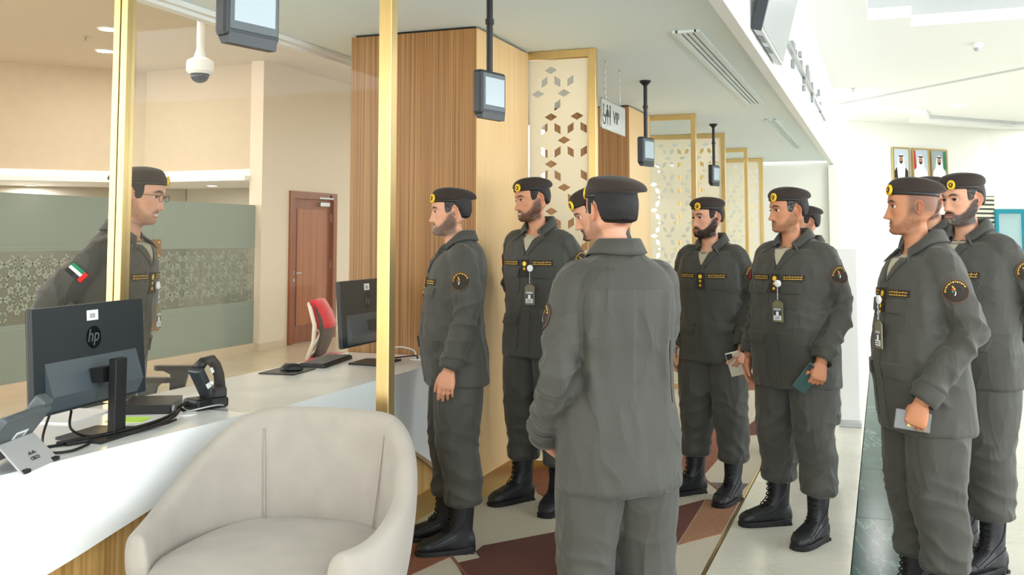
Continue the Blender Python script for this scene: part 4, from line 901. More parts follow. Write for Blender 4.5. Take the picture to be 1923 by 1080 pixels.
# --- boots (one mesh each, shared by everybody)
def boot_meshes():
    mb = MB(); rings = []
    for z, rx, ryf, ryb, cy in ((.30,.053,.060,.060,.01),(.26,.052,.060,.060,.01),(.20,.049,.056,.056,.008),(.15,.046,.056,.054,.006),(.11,.044,.068,.054,.004),(.07,.044,.085,.056,.004),(.03,.044,.09,.058,.004)):
        rings.append(sring(0, cy, z, rx, ryf, ryb, 24, 2.2))
    mb.loft(rings)
    rings = []
    for y, w, h in ((.068,.026,.055),(.06,.036,.085),(.03,.041,.10),(-.02,.042,.105),(-.06,.044,.098),(-.10,.048,.082),(-.14,.050,.066),(-.175,.047,.055),(-.20,.036,.042),(-.212,.020,.03)):
        rings.append([(w*math.copysign(abs(math.cos(a))**.75, math.cos(a)), y, .016+h*.5+(h*.5)*math.copysign(abs(math.sin(a))**.8, math.sin(a))) for a in [k*2*PI/20 for k in range(20)]])
    mb.loft(rings)
    up = remesh(mb, .0065, 5); up.polygons.foreach_set('use_smooth', [True]*len(up.polygons))
    so = MB(); bvb = bvh_of(up)
    ys = [.072-.292*(.5-.5*math.cos(PI*k/18)) for k in range(19)]
    wd = lambda y: float(np.interp(y, [-.22,-.214,-.205,-.188,-.16,-.12,-.06,.0,.045,.062,.072], [0,.022,.034,.045,.052,.052,.046,.042,.038,.028,0]))
    o = [(wd(y), y) for y in ys] + [(-wd(y), y) for y in ys[-2:0:-1]]
    heel = lambda y: .010*max(0.0, min(1.0, (y+.04)/.06))
    so.loft([[(x*.96, y*.985, 0) for x, y in o], [(x*1.0, y, .008) for x, y in o], [(x*1.01, y*1.005, .020+heel(y)) for x, y in o], [(x*.93, y*.96, .027+heel(y)) for x, y in o]])
    for k in range(9):
        y = .05-k*.031
        if -.045 < y < .0: continue
        for s in (-1,1): so.box((s*float(np.interp(y,[-.2,-.17,-.12,-.05,.05],[.030,.043,.046,.040,.034])), y, .008), (.016,.017,.0155), None, 0, .003)
    la = MB()
    for k in range(7):
        t = k/6; y = -.075+t*.030 if k < 3 else -.052+(k-3)*.0015; z = .112+k*.024 if k > 2 else .097+k*.012
        y = [-.088,-.074,-.062,-.056,-.053,-.052,-.052][k]; z = [.096,.108,.122,.145,.17,.195,.22][k]
        la.tube([(-.026,y+.012,z),(-.01,y-.004,z+.006),(.01,y-.004,z+.012),(.026,y+.012,z+.016)], .0032, 5); la.tube([(.026,y+.012,z),(.01,y-.005,z+.006),(-.01,y-.005,z+.012),(-.026,y+.012,z+.016)], .0032, 5)
    rim = MB()
    def onb(pts):
        out_ = []
        for p in catmull(pts, 4):
            h = bvb.find_nearest(p); out_.append(h[0]+h[1]*.001)
        return out_
    for s in (-1,1):
        rim.tube(onb([(s*.046,.03,.24),(s*.045,.015,.16),(s*.045,-.04,.105),(s*.048,-.10,.075),(s*.046,-.15,.055)]), .0035, 6)
        rim.tube(onb([(s*.044,.045,.11),(s*.046,-.01,.085),(s*.047,-.06,.066),(s*.05,-.11,.05)]), .0032, 6)
    rim.tube(onb([(-.048,-.145,.055),(-.03,-.165,.075),(0,-.172,.080),(.03,-.165,.075),(.048,-.145,.055)]), .003, 6)
    return up, so.mesh('sole'), la.mesh('laces'), rim.mesh('overlay')
BOOT = boot_meshes()
for me, m in zip(BOOT, (M_boot, M_sole, M_lace, M_boot)): me.materials.append(m)
# --- beret
def beret_rings(tilt):
    n = 48; rings = []
    def R_(rx, ryf, ryb, z, sx, sy, tl, wob=0.0, ph=0.0, dr=0.0):
        out = []
        for k in range(n):
            a = k*2*PI/n; c, s = math.cos(a), math.sin(a)
            g = 1 + wob*math.sin(3*a+ph) + wob*.6*math.sin(5*a+1.3*ph)
            x = sx+rx*c*g; y = sy+(ryb if s > 0 else ryf)*s*g; out.append((x, y, z + tl*x - .06*y - dr*max(0, y)))
        return out
    b = [R_(.0775,.099,.099,.046,0,.004,0), R_(.0815,.1035,.1035,.046,0,.004,0), R_(.083,.105,.105,.052,0,.004,0), R_(.083,.105,.105,.060,0,.004,0), R_(.080,.102,.102,.062,0,.004,0)]
    crown = [R_(.079,.101,.101,.058,0,.004,0), R_(.085,.1065,.110,.065,-.002,.004,-.02), R_(.093,.107,.120,.076,-.010,.008,tilt*.5,.008,0,.06), R_(.098,.106,.127,.088,-.016,.012,tilt,.014,.6,.12), R_(.098,.101,.126,.101,-.016,.014,tilt*.9,.020,1.0,.12),
             R_(.088,.088,.112,.112,-.013,.014,tilt*.6,.022,1.3,.09), R_(.063,.064,.082,.119,-.008,.010,tilt*.3,.018,1.7,.05), R_(.034,.034,.044,.1245,-.004,.006,0), R_(.004,.004,.004,.126,0,0,0)]
    return b, crown
def emblem(mb, sc=1.0):
    """round crest in the XZ plane facing -Y"""
    return mb
class Surf:
    """maps (u,v) on a cloth side to points just off the cloth"""
    def __init__(s, bvh, kind, ref=None): s.b = bvh; s.k = kind; s.ref = ref
    def __call__(s, u, v, off):
        if s.k == 'front': o = Vector((u, -1.2, v)); d = Vector((0,1,0))
        elif s.k == 'back': o = Vector((u, 1.2, v)); d = Vector((0,-1,0))
        else:  # side of a sleeve: ref = (centre, outward dir, along dir)
            c, n, al = s.ref; sd = al.cross(n).normalized(); o = c + n*.5 + sd*u + al*v; d = -n
        h = s.b.ray_cast(o, d)
        if h[0] is None: return None
        return h[0] - d*off if s.k != 'arm' else h[0] + h[1]*off
def patch(S, poly, off, nu=7, nv=7, edge=True):
    """raised cloth piece with the outline poly (4 corners, any quad) following S"""
    (a, b, c, d) = [Vector(p) for p in poly]; mb = MB(); g = []; last = None
    for j in range(nv+1):
        row = []
        for i in range(nu+1):
            s, t = i/nu, j/nv; p = (a*(1-s)+b*s)*(1-t)+(d*(1-s)+c*s)*t
            q = S(p.x, p.y, off); q = q if q is not None else last; last = q; row.append(q)
        g.append(row)
    if any(q is None for r in g for q in r): return None
    vs = [q for r in g for q in r]; W_ = nu+1; fs = [(j*W_+i, j*W_+i+1, (j+1)*W_+i+1, (j+1)*W_+i) for j in range(nv) for i in range(nu)]
    bd = [i for i in range(W_)] + [j*W_+nu for j in range(1, nv+1)] + [nv*W_+i for i in range(nu-1, -1, -1)] + [j*W_ for j in range(nv-1, 0, -1)]
    base = len(vs); ex = []
    for t, idx in enumerate(bd):
        j, i = divmod(idx, W_); s, tt = i/nu, j/nv; p = (a*(1-s)+b*s)*(1-tt)+(d*(1-s)+c*s)*tt; q = S(p.x, p.y, -.004); ex.append(q if q is not None else vs[idx])
    vs += ex; m = len(bd)
    for t in range(m): fs.append((bd[t], base+t, base+(t+1) % m, bd[(t+1) % m]))
    return mb.add(vs, fs)
def stroke(S, pts, w, off):
    """flat ribbon of width w along pts on S"""
    mb = MB(); P = [Vector(p) for p in pts]; vs = []
    for i, p in enumerate(P):
        t = (P[min(i+1,len(P)-1)]-P[max(i-1,0)]); t.normalize(); n = Vector((-t.y, t.x))*w/2
        a = S(p.x+n.x, p.y+n.y, off); b = S(p.x-n.x, p.y-n.y, off)
        if a is None or b is None: return mb
        vs += [a, b]
    return mb.add(vs, [(2*i, 2*i+1, 2*i+3, 2*i+2) for i in range(len(P)-1)])
def merge(mbs):
    o = MB()
    for m in mbs:
        if m is not None: o.add(m.v, m.f)
    return o
def squiggle(S, x0, x1, z, h, off, rg):
    n = 16; ms = [stroke(S, [(x0+(x1-x0)*k/n, z + (rg.random()-.5)*h*.22) for k in range(n+1)], h*.32, off)]
    for k in range(7):
        x = x0+(x1-x0)*(k+.5)/7+(rg.random()-.5)*.004; ms.append(stroke(S, [(x, z), (x+.001, z+h*(.4+.6*rg.random()))], h*.28, off))
    return merge(ms)
def disc(S, cu, cv, r, off, n=24, r0=0.0, a0=0, a1=360):
    mb = MB(); vs = []; fs = []
    full = a1-a0 >= 360; m = n if full else n+1
    for rr in ((r0 if r0 else r*.02), (r0+r)/2 if r0 else r*.5, r):
        for k in range(m):
            a = R(a0+(a1-a0)*k/n); q = S(cu+rr*math.cos(a), cv+rr*math.sin(a), off)
            if q is None: return None
            vs.append(q)
    for i in range(2):
        for k in range(n): j = (k+1) % m; fs.append((i*m+k, i*m+j, (i+1)*m+j, (i+1)*m+k))
    if not r0: fs.append(tuple(range(m)))
    return mb.add(vs, fs)
def star(S, cu, cv, r, off):
    P = [(cu+(r if k % 2 == 0 else r*.42)*math.sin(k*PI/5), cv+(r if k % 2 == 0 else r*.42)*math.cos(k*PI/5)) for k in range(10)]
    q = [S(a, b, off) for a, b in P]; c = S(cu, cv, off+.002)
    if c is None or any(x is None for x in q): return None
    return MB().add(q+[c], [(k, (k+1) % 10, 10) for k in range(10)])
ARM = {'down': dict(e=(.262,.035,1.13), w=(.275,-.035,.875), dirx=0),
       'back': dict(e=(.285,.125,1.16), w=(.10,.205,.98), dirx=0)}
SKIN = {'fair': ((206,154,126),(178,112,96)), 'tan': ((186,130,97),(156,92,76)), 'warm': ((194,138,106),(164,98,80))}
def build_person(P):
    rg = random.Random(P['seed']); sd = P['seed']
    root = empty('person', (P['x'], P['y'], 0), R(P['phi'])); sc = P.get('h', 1.77)/1.775; root.scale = (sc, sc, sc)
    tag(root, P['label'], 'person')
    if P.get('lift'): root.location.z = P['lift']
    g = P.get('girth', 1.0); bel = P.get('belly', 0.0); lean = P.get('lean', 0.0); side = P.get('side', 0.0)
    def LN(p):   # forward lean above the hips
        k = max(0.0, p[2]-.85); return (p[0]+side*k, p[1]-lean*k, p[2])
    sw = P.get('shoulder', 1.0)
    # ------------------------------------------------ jacket
    hem = P.get('hem', .79)
    rows = [(hem-.005,.212,.152,.150,.012),(hem+.01,.213,.153,.152,.012),(.92,.203,.147,.148,.010),(1.00,.192,.140,.138,.006),(1.08,.190,.137,.132,.004),(1.16,.193,.137,.132,.004),(1.24,.203,.138,.138,.004),(1.32,.203,.135,.142,.006),(1.375,.192,.122,.132,.010),(1.415,.168,.104,.115,.014),(1.45,.128,.088,.098,.016),(1.478,.090,.075,.082,.016),(1.495,.072,.068,.074,.014)]
    rings = []
    for z, rx, rf, rb, cy in rows:
        bz = math.exp(-((z-1.03)/.16)**2); rx2 = rx*g*(1 if z < 1.36 else (1+(sw-1))) + .3*bel*bz; nk = float(sstep(1.42, 1.48, np.array(z))); rings.append([LN((p[0], p[1], p[2]-.062*nk*min(1, max(0, -p[1]/.055)))) for p in sring(0, cy, z, rx2, rf*g+bel*bz, rb*g, 36, 2.35)])
    mb = MB().loft(rings)
    armsP = {}
    for s, key in ((1,'L'),(-1,'R')):
        a = P[key]; e = Vector(a['e']); w = Vector(a['w'])
        e.x *= s; w.x *= s
        if g > 1: e.x += s*(g-1)*.12; w.x += s*(g-1)*.12*(abs(w.x) > .15)
        sh = Vector(LN((s*.150*sw*g**.5, .014, 1.386))); e = Vector(LN(e)); w = Vector(LN(w)); armsP[key] = (sh, e, w)
        mid1 = sh.lerp(e, .5)+Vector((s*.006,.004,0)); mid2 = e.lerp(w, .5)
        path = catmull([sh+Vector((-s*.06,0,.022)), sh, mid1, e, mid2, w+(w-e).normalized()*-.01], 5)
        n = len(path); rs = []
        for i in range(n):
            t = i/(n-1); r = float(np.interp(t, [0,.2,.4,.6,.8,.93,1], [.052,.070,.069,.062,.058,.057,.049])); rs.append(r*(1+.35*(g-1)))
        mb.tube(path, rs, 18)
    jk = remesh(mb, P.get('vox', .0078), 4, .5); co = get_co(jk); no = get_no(jk)
    # folds
    d = np.zeros(len(co)); q = co.copy(); q[:,2] *= .35
    rid = lambda Q, s_: (1-np.abs(vnoise(Q, s_))*1.9)
    qw = q + .05*np.stack([vnoise(q*5, sd+20), vnoise(q*5+9, sd+21), vnoise(q*5+17, sd+22)], -1)
    diag = np.stack([qw[:,0]+.35*np.sign(co[:,0])*co[:,2], qw[:,1], co[:,2]*.30], -1)
    d += .0105*rid(diag*5.5+sd*7.3, sd)*np.clip(vnoise(co*3.1, sd+30)+.6, 0, 1) + .0055*rid(qw*11+3.1, sd+1)*np.clip(vnoise(co*4.3, sd+31)+.6, 0, 1) + .0035*vnoise(q*6, sd+2)
    dmin = np.full(len(co), 9.0)
    for key in ('L','R'):
        sh, e, w = armsP[key]
        for A, B, s0, s1 in ((sh, e, 0, .5), (e, w, .5, 1)):
            A = np.array(A); B = np.array(B); ab = B-A; L2 = ab@ab; t = np.clip(((co-A)@ab)/L2, 0, 1); cl = A+t[:,None]*ab; ds = np.linalg.norm(co-cl, axis=1)
            tt = s0+t*(s1-s0); m = sstep(.115, .085, ds)*(np.abs(co[:,0]) > .14*g*.9); ang = np.arctan2(co[:,1]-cl[:,1], co[:,0]-cl[:,0])
            ph = tt*42+1.9*np.sin(ang+sd)+2.6*vnoise(co*7, sd+5); amp = .0075*np.exp(-((tt-.52)/.15)**2)+.0075*np.exp(-((tt-.90)/.10)**2)+.0022
            d += m*amp*(.9-1.8*np.abs(np.sin(ph*.5))**.7)
    wz = np.exp(-((co[:,2]-1.03)/.13)**2); d += wz*.0055*(.9-1.8*np.abs(np.sin(co[:,2]*30+2.6*vnoise(co*5, sd+9)+np.abs(co[:,0])*12))**.7)*np.clip(.5+vnoise(co*4, sd+33), 0, 1)
    if P.get('backdetail'): d += .010*np.exp(-((np.abs(co[:,0]+.012*np.sin(co[:,2]*9))-.128)/.016)**2)*sstep(.95,1.10,co[:,2])*sstep(1.37,1.34,co[:,2])*(co[:,1] > 0) - .006*np.exp(-((np.abs(co[:,0]+.012*np.sin(co[:,2]*9))-.155)/.014)**2)*sstep(.95,1.10,co[:,2])*sstep(1.37,1.34,co[:,2])*(co[:,1] > 0)
    d *= sstep(1.50, 1.44, co[:,2])
    set_co(jk, co+no*d[:,None]); jk.polygons.foreach_set('use_smooth', [True]*len(jk.polygons))
    bv = bvh_of(jk); J = mob('jacket', jk, M_uni, root)
    FS = Surf(bv, 'front'); BS = Surf(bv, 'back')
    lx = lambda z: side*max(0, z-.85)
    def fp(poly, off, nm, m=M_uni2, nu=6, nv=5, parent=J, S=FS):
        mbp = patch(S, [(a+lx(b), b) for a, b in poly], off, nu, nv)
        return mbp.build(nm, m, parent, True, None, 50) if mbp is not None else None
    if P.get('front', True):
        fp([(-.026,hem+.004),(.026,hem+.004),(.024,1.335),(-.024,1.335)], .003, 'placket', nu=3, nv=14)
        for s in (-1,1):
            k = s*1.0
            fp([(k*.035,1.130),(k*.152,1.130),(k*.152,1.245),(k*.035,1.245)], .0032, 'chest_pocket')
            fp([(k*.046,1.205),(k*.142,1.205),(k*.158,1.255),(k*.032,1.255)], .010, 'pocket_flap')
            fp([(k*.050,hem+.04),(k*.185,hem+.04),(k*.175,.985),(k*.045,.985)], .0038, 'lower_pocket')
            fp([(k*.056,.955),(k*.172,.955),(k*.188,1.010),(k*.040,1.010)], .011, 'pocket_flap')
            tp_ = fp([(k*.040,1.268),(k*.150,1.268),(k*.150,1.296),(k*.040,1.296)], .004, 'name_tape', M_tape)
            if tp_:
                for zz in (1.275, 1.286): squiggle(Surf(bv,'front'), min(k*.046,k*.144), max(k*.046,k*.144), zz, .008, .0052, rg).build('tape_lettering', M_thread, J)
        rt_ = fp([(-.024,1.205),(.024,1.205),(.024,1.300),(-.024,1.300)], .0075, 'rank_tab', M_tape)
        ms = [disc(FS, 0, 1.278, .012, .0092, 16)]
        for k in range(P.get('stars', 2)): ms.append(star(FS, 0, 1.252-k*.024, .011, .0092))
        merge(ms).build('rank_insignia', M_gem, J)
        # open neck: skin and undershirt in the V
        fp([(-.026,1.392),(.026,1.392),(.040,1.432),(-.040,1.432)], .0030, 'undershirt', M_tee); fp([(-.002,1.345),(.002,1.345),(.026,1.394),(-.026,1.394)], .0030, 'undershirt', M_tee)
        for s in (-1,1):
            fp([(s*.003,1.325),(s*.014,1.322),(s*.082,1.404),(s*.034,1.418)], .0075, 'lapel', M_uni2)
    if P.get('backdetail'):
        yoke = patch(BS, [(-.17,1.372),(.17,1.372),(.13,1.44),(-.13,1.44)], .0022, 14, 5); 
        if yoke: yoke.build('back_yoke', M_uni2, J, True, None, 60)
        m_ = patch(BS, [(-.150,1.00),(-.149,1.00),(-.138,1.10),(-.152,1.10)], .003, 2, 4); m2_ = patch(BS, [(-.152,1.10),(-.138,1.10),(-.147,1.20),(-.148,1.20)], .003, 2, 4)
        merge([m_, m2_]).build('vent_slit', mat('vent_lining',(18,18,17),.9), J)
    # collar
    cr = []; n = 36
    for i in range(n+1):
        t = -1+2*i/n; th = t*R(158); a = abs(t); x, y = math.sin(th), math.cos(th)
        drop = sstep(.45, 1.0, np.array(a))*1.0
        zi = 1.485-.035*drop; zt = 1.533-.068*drop; zo = 1.478-.052*drop
        ri = (.066, .068); rt2 = (.074, .077); ro = (.098+.008*drop, .096+.006*drop)
        P0 = (x*ri[0], .012+y*ri[1], zi); P1 = (x*rt2[0], .012+y*rt2[1], zt); P2 = (x*(rt2[0]+.007), .012+y*(rt2[1]+.007), zt-.004); P3 = (x*ro[0], .014+y*ro[1], zo)
        if a > .90: P3 = (math.copysign(.102, x), -.075-.012, 1.392)
        if a > .90: P2 = (math.copysign(.040, x), -.070, 1.455); P1 = (math.copysign(.036,x), -.066, 1.457); P0 = (math.copysign(.034,x), -.056, 1.44)
        P4 = (P3[0]*.985, P3[1]*.985, P3[2]-.002); P5 = (P2[0]*.95, P2[1]*.95+.0006, P2[2]-.008)
        def onto(p):
            h = bv.find_nearest(Vector(LN(p)))
            return p
        cr.append([LN(p) for p in (P0, P1, P2, P3)])
    # drape the outer edge on the jacket
    for r in cr:
        p = Vector(r[3]); hit = bv.find_nearest(p)
        if hit[0] is not None: r[3] = tuple(hit[0]+hit[1]*.010)
        m1 = (Vector(r[2])+Vector(r[3]))/2; hit = bv.find_nearest(m1)
        if hit[0] is not None:
            off = (m1-hit[0]).dot(hit[1])
            if off < .014: m1 = hit[0]+hit[1]*.014
        r.insert(3, tuple(m1))
    c_ = MB().loft(cr, False, False, 0, False).build('collar', M_uni2, J, True)
    so = c_.modifiers.new('t', 'SOLIDIFY'); so.thickness = .004
    # cuffs and sleeve patches
    for key, s in (('L',1),('R',-1)):
        sh, e, w = armsP[key]; dr = (w-e).normalized()
        cf = MB().tube([w-dr*.060, w-dr*.055, w-dr*.01, w+dr*.008], [.058,.0595,.0545,.052], 20, caps=False)
        c = cf.build('cuff', M_uni2, J, True); so = c.modifiers.new('t', 'SOLIDIFY'); so.thickness = .003
        al = -(e-sh).normalized(); ctr = sh.lerp(e, .42); out = Vector((s*1.0, P.get('patchy', -.25), 0)); out = (out-al*out.dot(al)).normalized()
        AS = Surf(bv, 'arm', (ctr, out, al))
        if key == 'L' and P.get('patch', True):
            o = disc(AS, 0, 0, .044, .004, 28); 
            if o:
                pt = o.build('shoulder_patch', M_tape, J, True)
                for nm, mm, mbp in (('patch_border', mat('patch_rim',(92,66,48),.8), disc(AS,0,0,.0455,.0046,32,.0415)), *[('patch_lettering', M_thread, disc(AS,0,0,.0375,.0050,2,.0315+.002*(q_ % 2),12+q_*12.5,12+q_*12.5+8)) for q_ in range(13)], ('patch_mark', mat('patch_red',(196,40,38),.7), patch(AS,[(-.014*s,.006),(-.004*s,.0),(-.002*s,.004),(-.012*s,.012)],.0055,2,2)), ('patch_mark', mat('patch_green',(40,130,90),.7), patch(AS,[(-.016*s,-.004),(-.004*s,-.001),(-.004*s,.002),(-.014*s,.003)],.0055,2,2)),
                                    ('patch_mark', M_label, patch(AS,[(-.012*s,-.015),(-.007*s,-.014),(-.002*s,-.002),(-.005*s,-.003)],.0055,2,2)), ('patch_mark', M_ink, disc(AS,.010*s,-.002,.009,.0055,14,.005,-120,140)), ('patch_mark', M_thread, patch(AS,[(-.004*s,.004),(-.001*s,.004),(-.006*s,.022),(-.010*s,.021)],.0055,2,2))):
                    if mbp is not None: mbp.build(nm, mm, J)
        if key == 'R' and P.get('flag', True):
            for nm, mm, pl in (('flag_patch', M_ink, [(-.040,-.024),(.040,-.024),(.040,.024),(-.040,.024)]), ('flag_green', mat('flag_green2',(22,128,84),.7), [(-.037,.008),(.022,.008),(.022,.022),(-.037,.022)]), ('flag_white', M_label, [(-.037,-.006),(.022,-.006),(.022,.007),(-.037,.007)]), ('flag_red', mat('flag_red2',(214,36,30),.7), [(.022,-.022),(.038,-.022),(.038,.022),(.022,.022)])):
                m_ = patch(AS, pl, .004 if nm == 'flag_patch' else .0052, 4, 3)
                if m_: m_.build(nm, mm, J)
    # ------------------------------------------------ trousers
    mb = MB(); fx = P.get('feet', {}); FT = {}
    for s, key in ((1,'L'),(-1,'R')):
        f = fx.get(key, (.115, 0, 8)); ank = Vector((s*f[0], f[1], 0)); FT[key] = (ank, f[2])
        hip = Vector((s*.085*g**.5, .012, .90)); kn = hip.lerp(Vector((ank.x, ank.y+.02, .10)), .50)+Vector((s*.004,-.022,0)); an = Vector((ank.x, ank.y+.012, .245))
        rings = []
        path = catmull([hip+Vector((0,0,.10)), hip, hip.lerp(kn,.5)+Vector((s*.006,0,0)), kn, kn.lerp(an,.55)+Vector((0,.012,0)), an+Vector((0,0,.03)), an, an+Vector((0,0,-.025))], 4); m = len(path)
        for i, p in enumerate(path):
            t = i/(m-1); r = float(np.interp(t, [0,.12,.28,.45,.60,.74,.86,.93,1], [.115,.120,.113,.096,.090,.088,.090,.084,.056]))
            r *= 1+.55*(g-1); rings.append([(p.x+r*.98*math.cos(k*2*PI/20), p.y+r*1.06*math.sin(k*2*PI/20), p.z) for k in range(20)])
        mb.loft(rings)
    mb.loft([sring(0, .012, z, rx*g, ry*g, ry*g, 28, 2.3) for z, rx, ry in ((.78,.14,.11),(.86,.18,.128),(.95,.178,.122),(1.05,.165,.11))])
    tr = remesh(mb, P.get('vox', .0078)+.001, 5, .5); co = get_co(tr); no = get_no(tr); q = co.copy(); q[:,2] *= .4
    qw = q + .05*np.stack([vnoise(q*5, sd+20), vnoise(q*5+9, sd+21), vnoise(q*5+17, sd+22)], -1); d = .007*(1-1.9*np.abs(vnoise(qw*8+sd, sd+3)))*np.clip(vnoise(co*4, sd+31)+.6, 0, 1)+.005*vnoise(q*6, sd+4); zz = co[:,2]
    d += (.0050*np.exp(-((zz-.32)/.08)**2)+.0035*np.exp(-((zz-.53)/.08)**2))*(.9-1.8*np.abs(np.sin(zz*40+2.8*vnoise(co*7, sd+6)+1.5*np.arctan2(co[:,1], np.abs(co[:,0])-.11)))**.7)
    set_co(tr, co+no*d[:,None]); tr.polygons.foreach_set('use_smooth', [True]*len(tr.polygons))
    T = mob('trousers', tr, M_uni, root)
    for key in ('L','R'):
        ank, yw = FT[key]; s = 1 if key == 'L' else -1
        b = link(bpy.data.objects.new('boot', BOOT[0]), root); b.location = ank; b.rotation_euler = (0,0,R(yw*s))
        for me, nm in zip(BOOT[1:], ('sole','laces','overlay')): link(bpy.data.objects.new(nm, me), b)
    # ------------------------------------------------ head and body skin
    prm = P['head']; X, Y, Z, zr, az, na, nz = head_grid(prm)
    cov, lips, mus, brow = face_masks(X, Y, Z, zr, prm)
    sk, lp = (lin(c) for c in SKIN[prm.get('skin','tan')]); hc_ = lin(prm.get('hair', (24,20,18))); bc_ = lin(prm.get('bcol', prm.get('hair', (24,20,18))))
    nzv = vnoise(np.stack([X,Y,Z],-1).reshape(-1,3)*260, sd).reshape(X.shape); nz2 = vnoise(np.stack([X,Y,Z],-1).reshape(-1,3)*45, sd+2).reshape(X.shape)
    st = prm.get('beard','full'); dens = {'full':.97,'short':.80,'stubble':.38,'goatee':.93,'none':.12}[st]
    base = sk[None,None,:]*(1+.06*nz2[...,None]); warm = np.exp(-((np.abs(X)-.045)/.02)**2-((zr+.025)/.022)**2)+np.exp(-(X/.014)**2-((zr+.042)/.012)**2); base = base*(1-.10*warm[...,None]*np.array([0,.8,1.0]))
    if prm.get('shaved'):
        scal = sstep(-.045,-.015,Y)*sstep(-.05,-.01,Z)*.66; base = base*(1-scal[...,None])+hc_*1.6*scal[...,None]
    cvn = np.clip(cov*dens*(1+.5*nzv*(1-dens*.75)), 0, 1)
    grey = prm.get('grey', 0)*np.clip(.5+.9*nzv, 0, 1)*np.exp(-(np.abs(X)/.05)**2)
    bcm = bc_[None,None,:]*(1-grey[...,None])+lin((150,145,140))*grey[...,None]
    colr = base*(1-cvn[...,None])+bcm*cvn[...,None]
    if st != 'none': mm = np.clip(mus*(1.2 if st in ('full','goatee') else .8), 0, 1)[...,None]; colr = colr*(1-mm)+bc_*mm
    colr = colr*(1-.75*lips[...,None])+lp*.75*lips[...,None]
    mouth = np.exp(-(np.abs(X)/.021)**4-((zr+.0735)/(.0018 if not prm.get('smile') else .0016))**2)*(Y < -.05)
    if prm.get('smile'):
        teeth = np.exp(-(np.abs(X)/.017)**4-((zr+.0725)/.0032)**4)*(Y < -.05); colr = colr*(1-teeth[...,None])+lin((232,226,214))*teeth[...,None]
    else: colr = colr*(1-.8*mouth[...,None])+lin((70,34,30))*.8*mouth[...,None]
    br = np.clip(brow*1.35, 0, 1)[...,None]; colr = colr*(1-br)+hc_*br
    # beard thickness
    thick = {'full':.008,'short':.003,'stubble':.0,'goatee':.006,'none':0}[st]*prm.get('bthick',1.0)
    nrm = np.stack([X, Y-.01, np.minimum(0, zr+.07)*.9], -1); nrm /= np.linalg.norm(nrm, axis=-1, keepdims=True)+1e-9
    push = np.maximum(cov if st != 'goatee' else np.clip(cov-.4,0,1)*1.6, .0)[...,None]*thick*(1+.25*nzv[...,None])
    PT = np.stack([X, Y, Z], -1)+nrm*push
    hc0 = Vector((0,-.024,1.628)); yaw, pit, rol = (R(a) for a in P.get('look', (0,0,0)))
    def pose(A, wgt=None):
        """rotate head-space points about the neck pivot, fading down the neck"""
        A = np.asarray(A, float).reshape(-1,3); piv = np.array([0,.02,-.11]); wv = sstep(-.235,-.125,A[:,2]) if wgt is None else np.full(len(A), wgt)
        out = A-piv
        c, s = np.cos(pit*wv), np.sin(pit*wv); y, z = out[:,1]*c-out[:,2]*s, out[:,1]*s+out[:,2]*c; out = np.stack([out[:,0], y, z], -1)
        c, s = np.cos(rol*wv), np.sin(rol*wv); x, z = out[:,0]*c+out[:,2]*s, -out[:,0]*s+out[:,2]*c; out = np.stack([x, out[:,1], z], -1)
        c, s = np.cos(yaw*wv), np.sin(yaw*wv); x, y = out[:,0]*c-out[:,1]*s, out[:,0]*s+out[:,1]*c; out = np.stack([x, y, out[:,2]], -1)
        out = out+piv+np.array(hc0); hs = P.get('hscale', .965)
        out = (out-np.array([0,0,1.50]))*np.array([hs,hs,hs])+np.array([0,0,1.50])
        k = np.clip(out[:,2]-.85, 0, .80); out[:,0] += side*k; out[:,1] -= lean*k; return out
    body = MB(); cols = []
    hv = pose(PT); body.add([tuple(p) for p in hv], [(i*na+j, i*na+(j+1) % na, (i+1)*na+(j+1) % na, (i+1)*na+j) for i in range(nz-1) for j in range(na)]+[tuple(range(na-1,-1,-1))]); cols.append(colr.reshape(-1,3))
    es = prm.get('ears', 1.0)
    for s in (1,-1):
        ev = np.array(EAR.v)*es; ev = np.stack([ev[:,0]*np.cos(.35)+ev[:,1]*np.sin(.45), ev[:,1]*np.cos(.35), ev[:,2]-ev[:,1]*.2], -1); ev[:,0] = ev[:,0]*.9+.070*prm.get('wide',1.0); ev[:,0] *= s; ev += np.array([0,.012,-.004])
        body.add([tuple(p) for p in pose(ev, 1.0)], EAR.f if s > 0 else [tuple(reversed(f)) for f in EAR.f]); cols.append(np.repeat((sk*np.array([1.0,.86,.82]))[None], len(ev), 0))
    for key, s in (('L',1),('R',-1)):
        sh, e, w = armsP[key]; a = P[key]; hco, hf = HANDS[a.get('hand','relaxed')]; h = hco.copy()
        h[:,0] *= s; dr = (w-e).normalized(); dd = Vector(a['hdir']) if 'hdir' in a else dr.lerp(Vector((0,0,-1)), .5).normalized()
        if 'hdir' in a: dd.x *= s; dd.normalize()
        # thumb direction (local -Y) aims at 'thumb' vector
        th = Vector(a.get('thumb', (-.25,-1,0))); th.x *= s; th = (th-dd*th.dot(dd)).normalized(); zx = -dd; yx = -th; xx = yx.cross(zx)
        Mx = np.array([xx, yx, zx]).T; h = h @ Mx.T*1.02 + np.array(w+dr*.012)
        b0 = len(body.v); body.add([tuple(p) for p in h], hf if s > 0 else [tuple(reversed(f)) for f in hf])
        kn_ = vnoise(h*120, sd)[:,None]; cols.append(np.repeat((sk*np.array([.97,.90,.86]))[None], len(h), 0)*(1+.05*kn_))
        n0 = len(body.v); body.tube([sh, e, w, w+dr*.02], [.05,.042,.030,.026], 10); cols.append(np.repeat(sk[None], len(body.v)-n0, 0))
    n0 = len(body.v); body.loft([[LN(p) for p in sring(0,.012,z,rx,ry,ry,16)] for z, rx, ry in ((.86,.13,.09),(1.05,.13,.09),(1.25,.15,.09),(1.40,.13,.08),(1.46,.07,.06))])
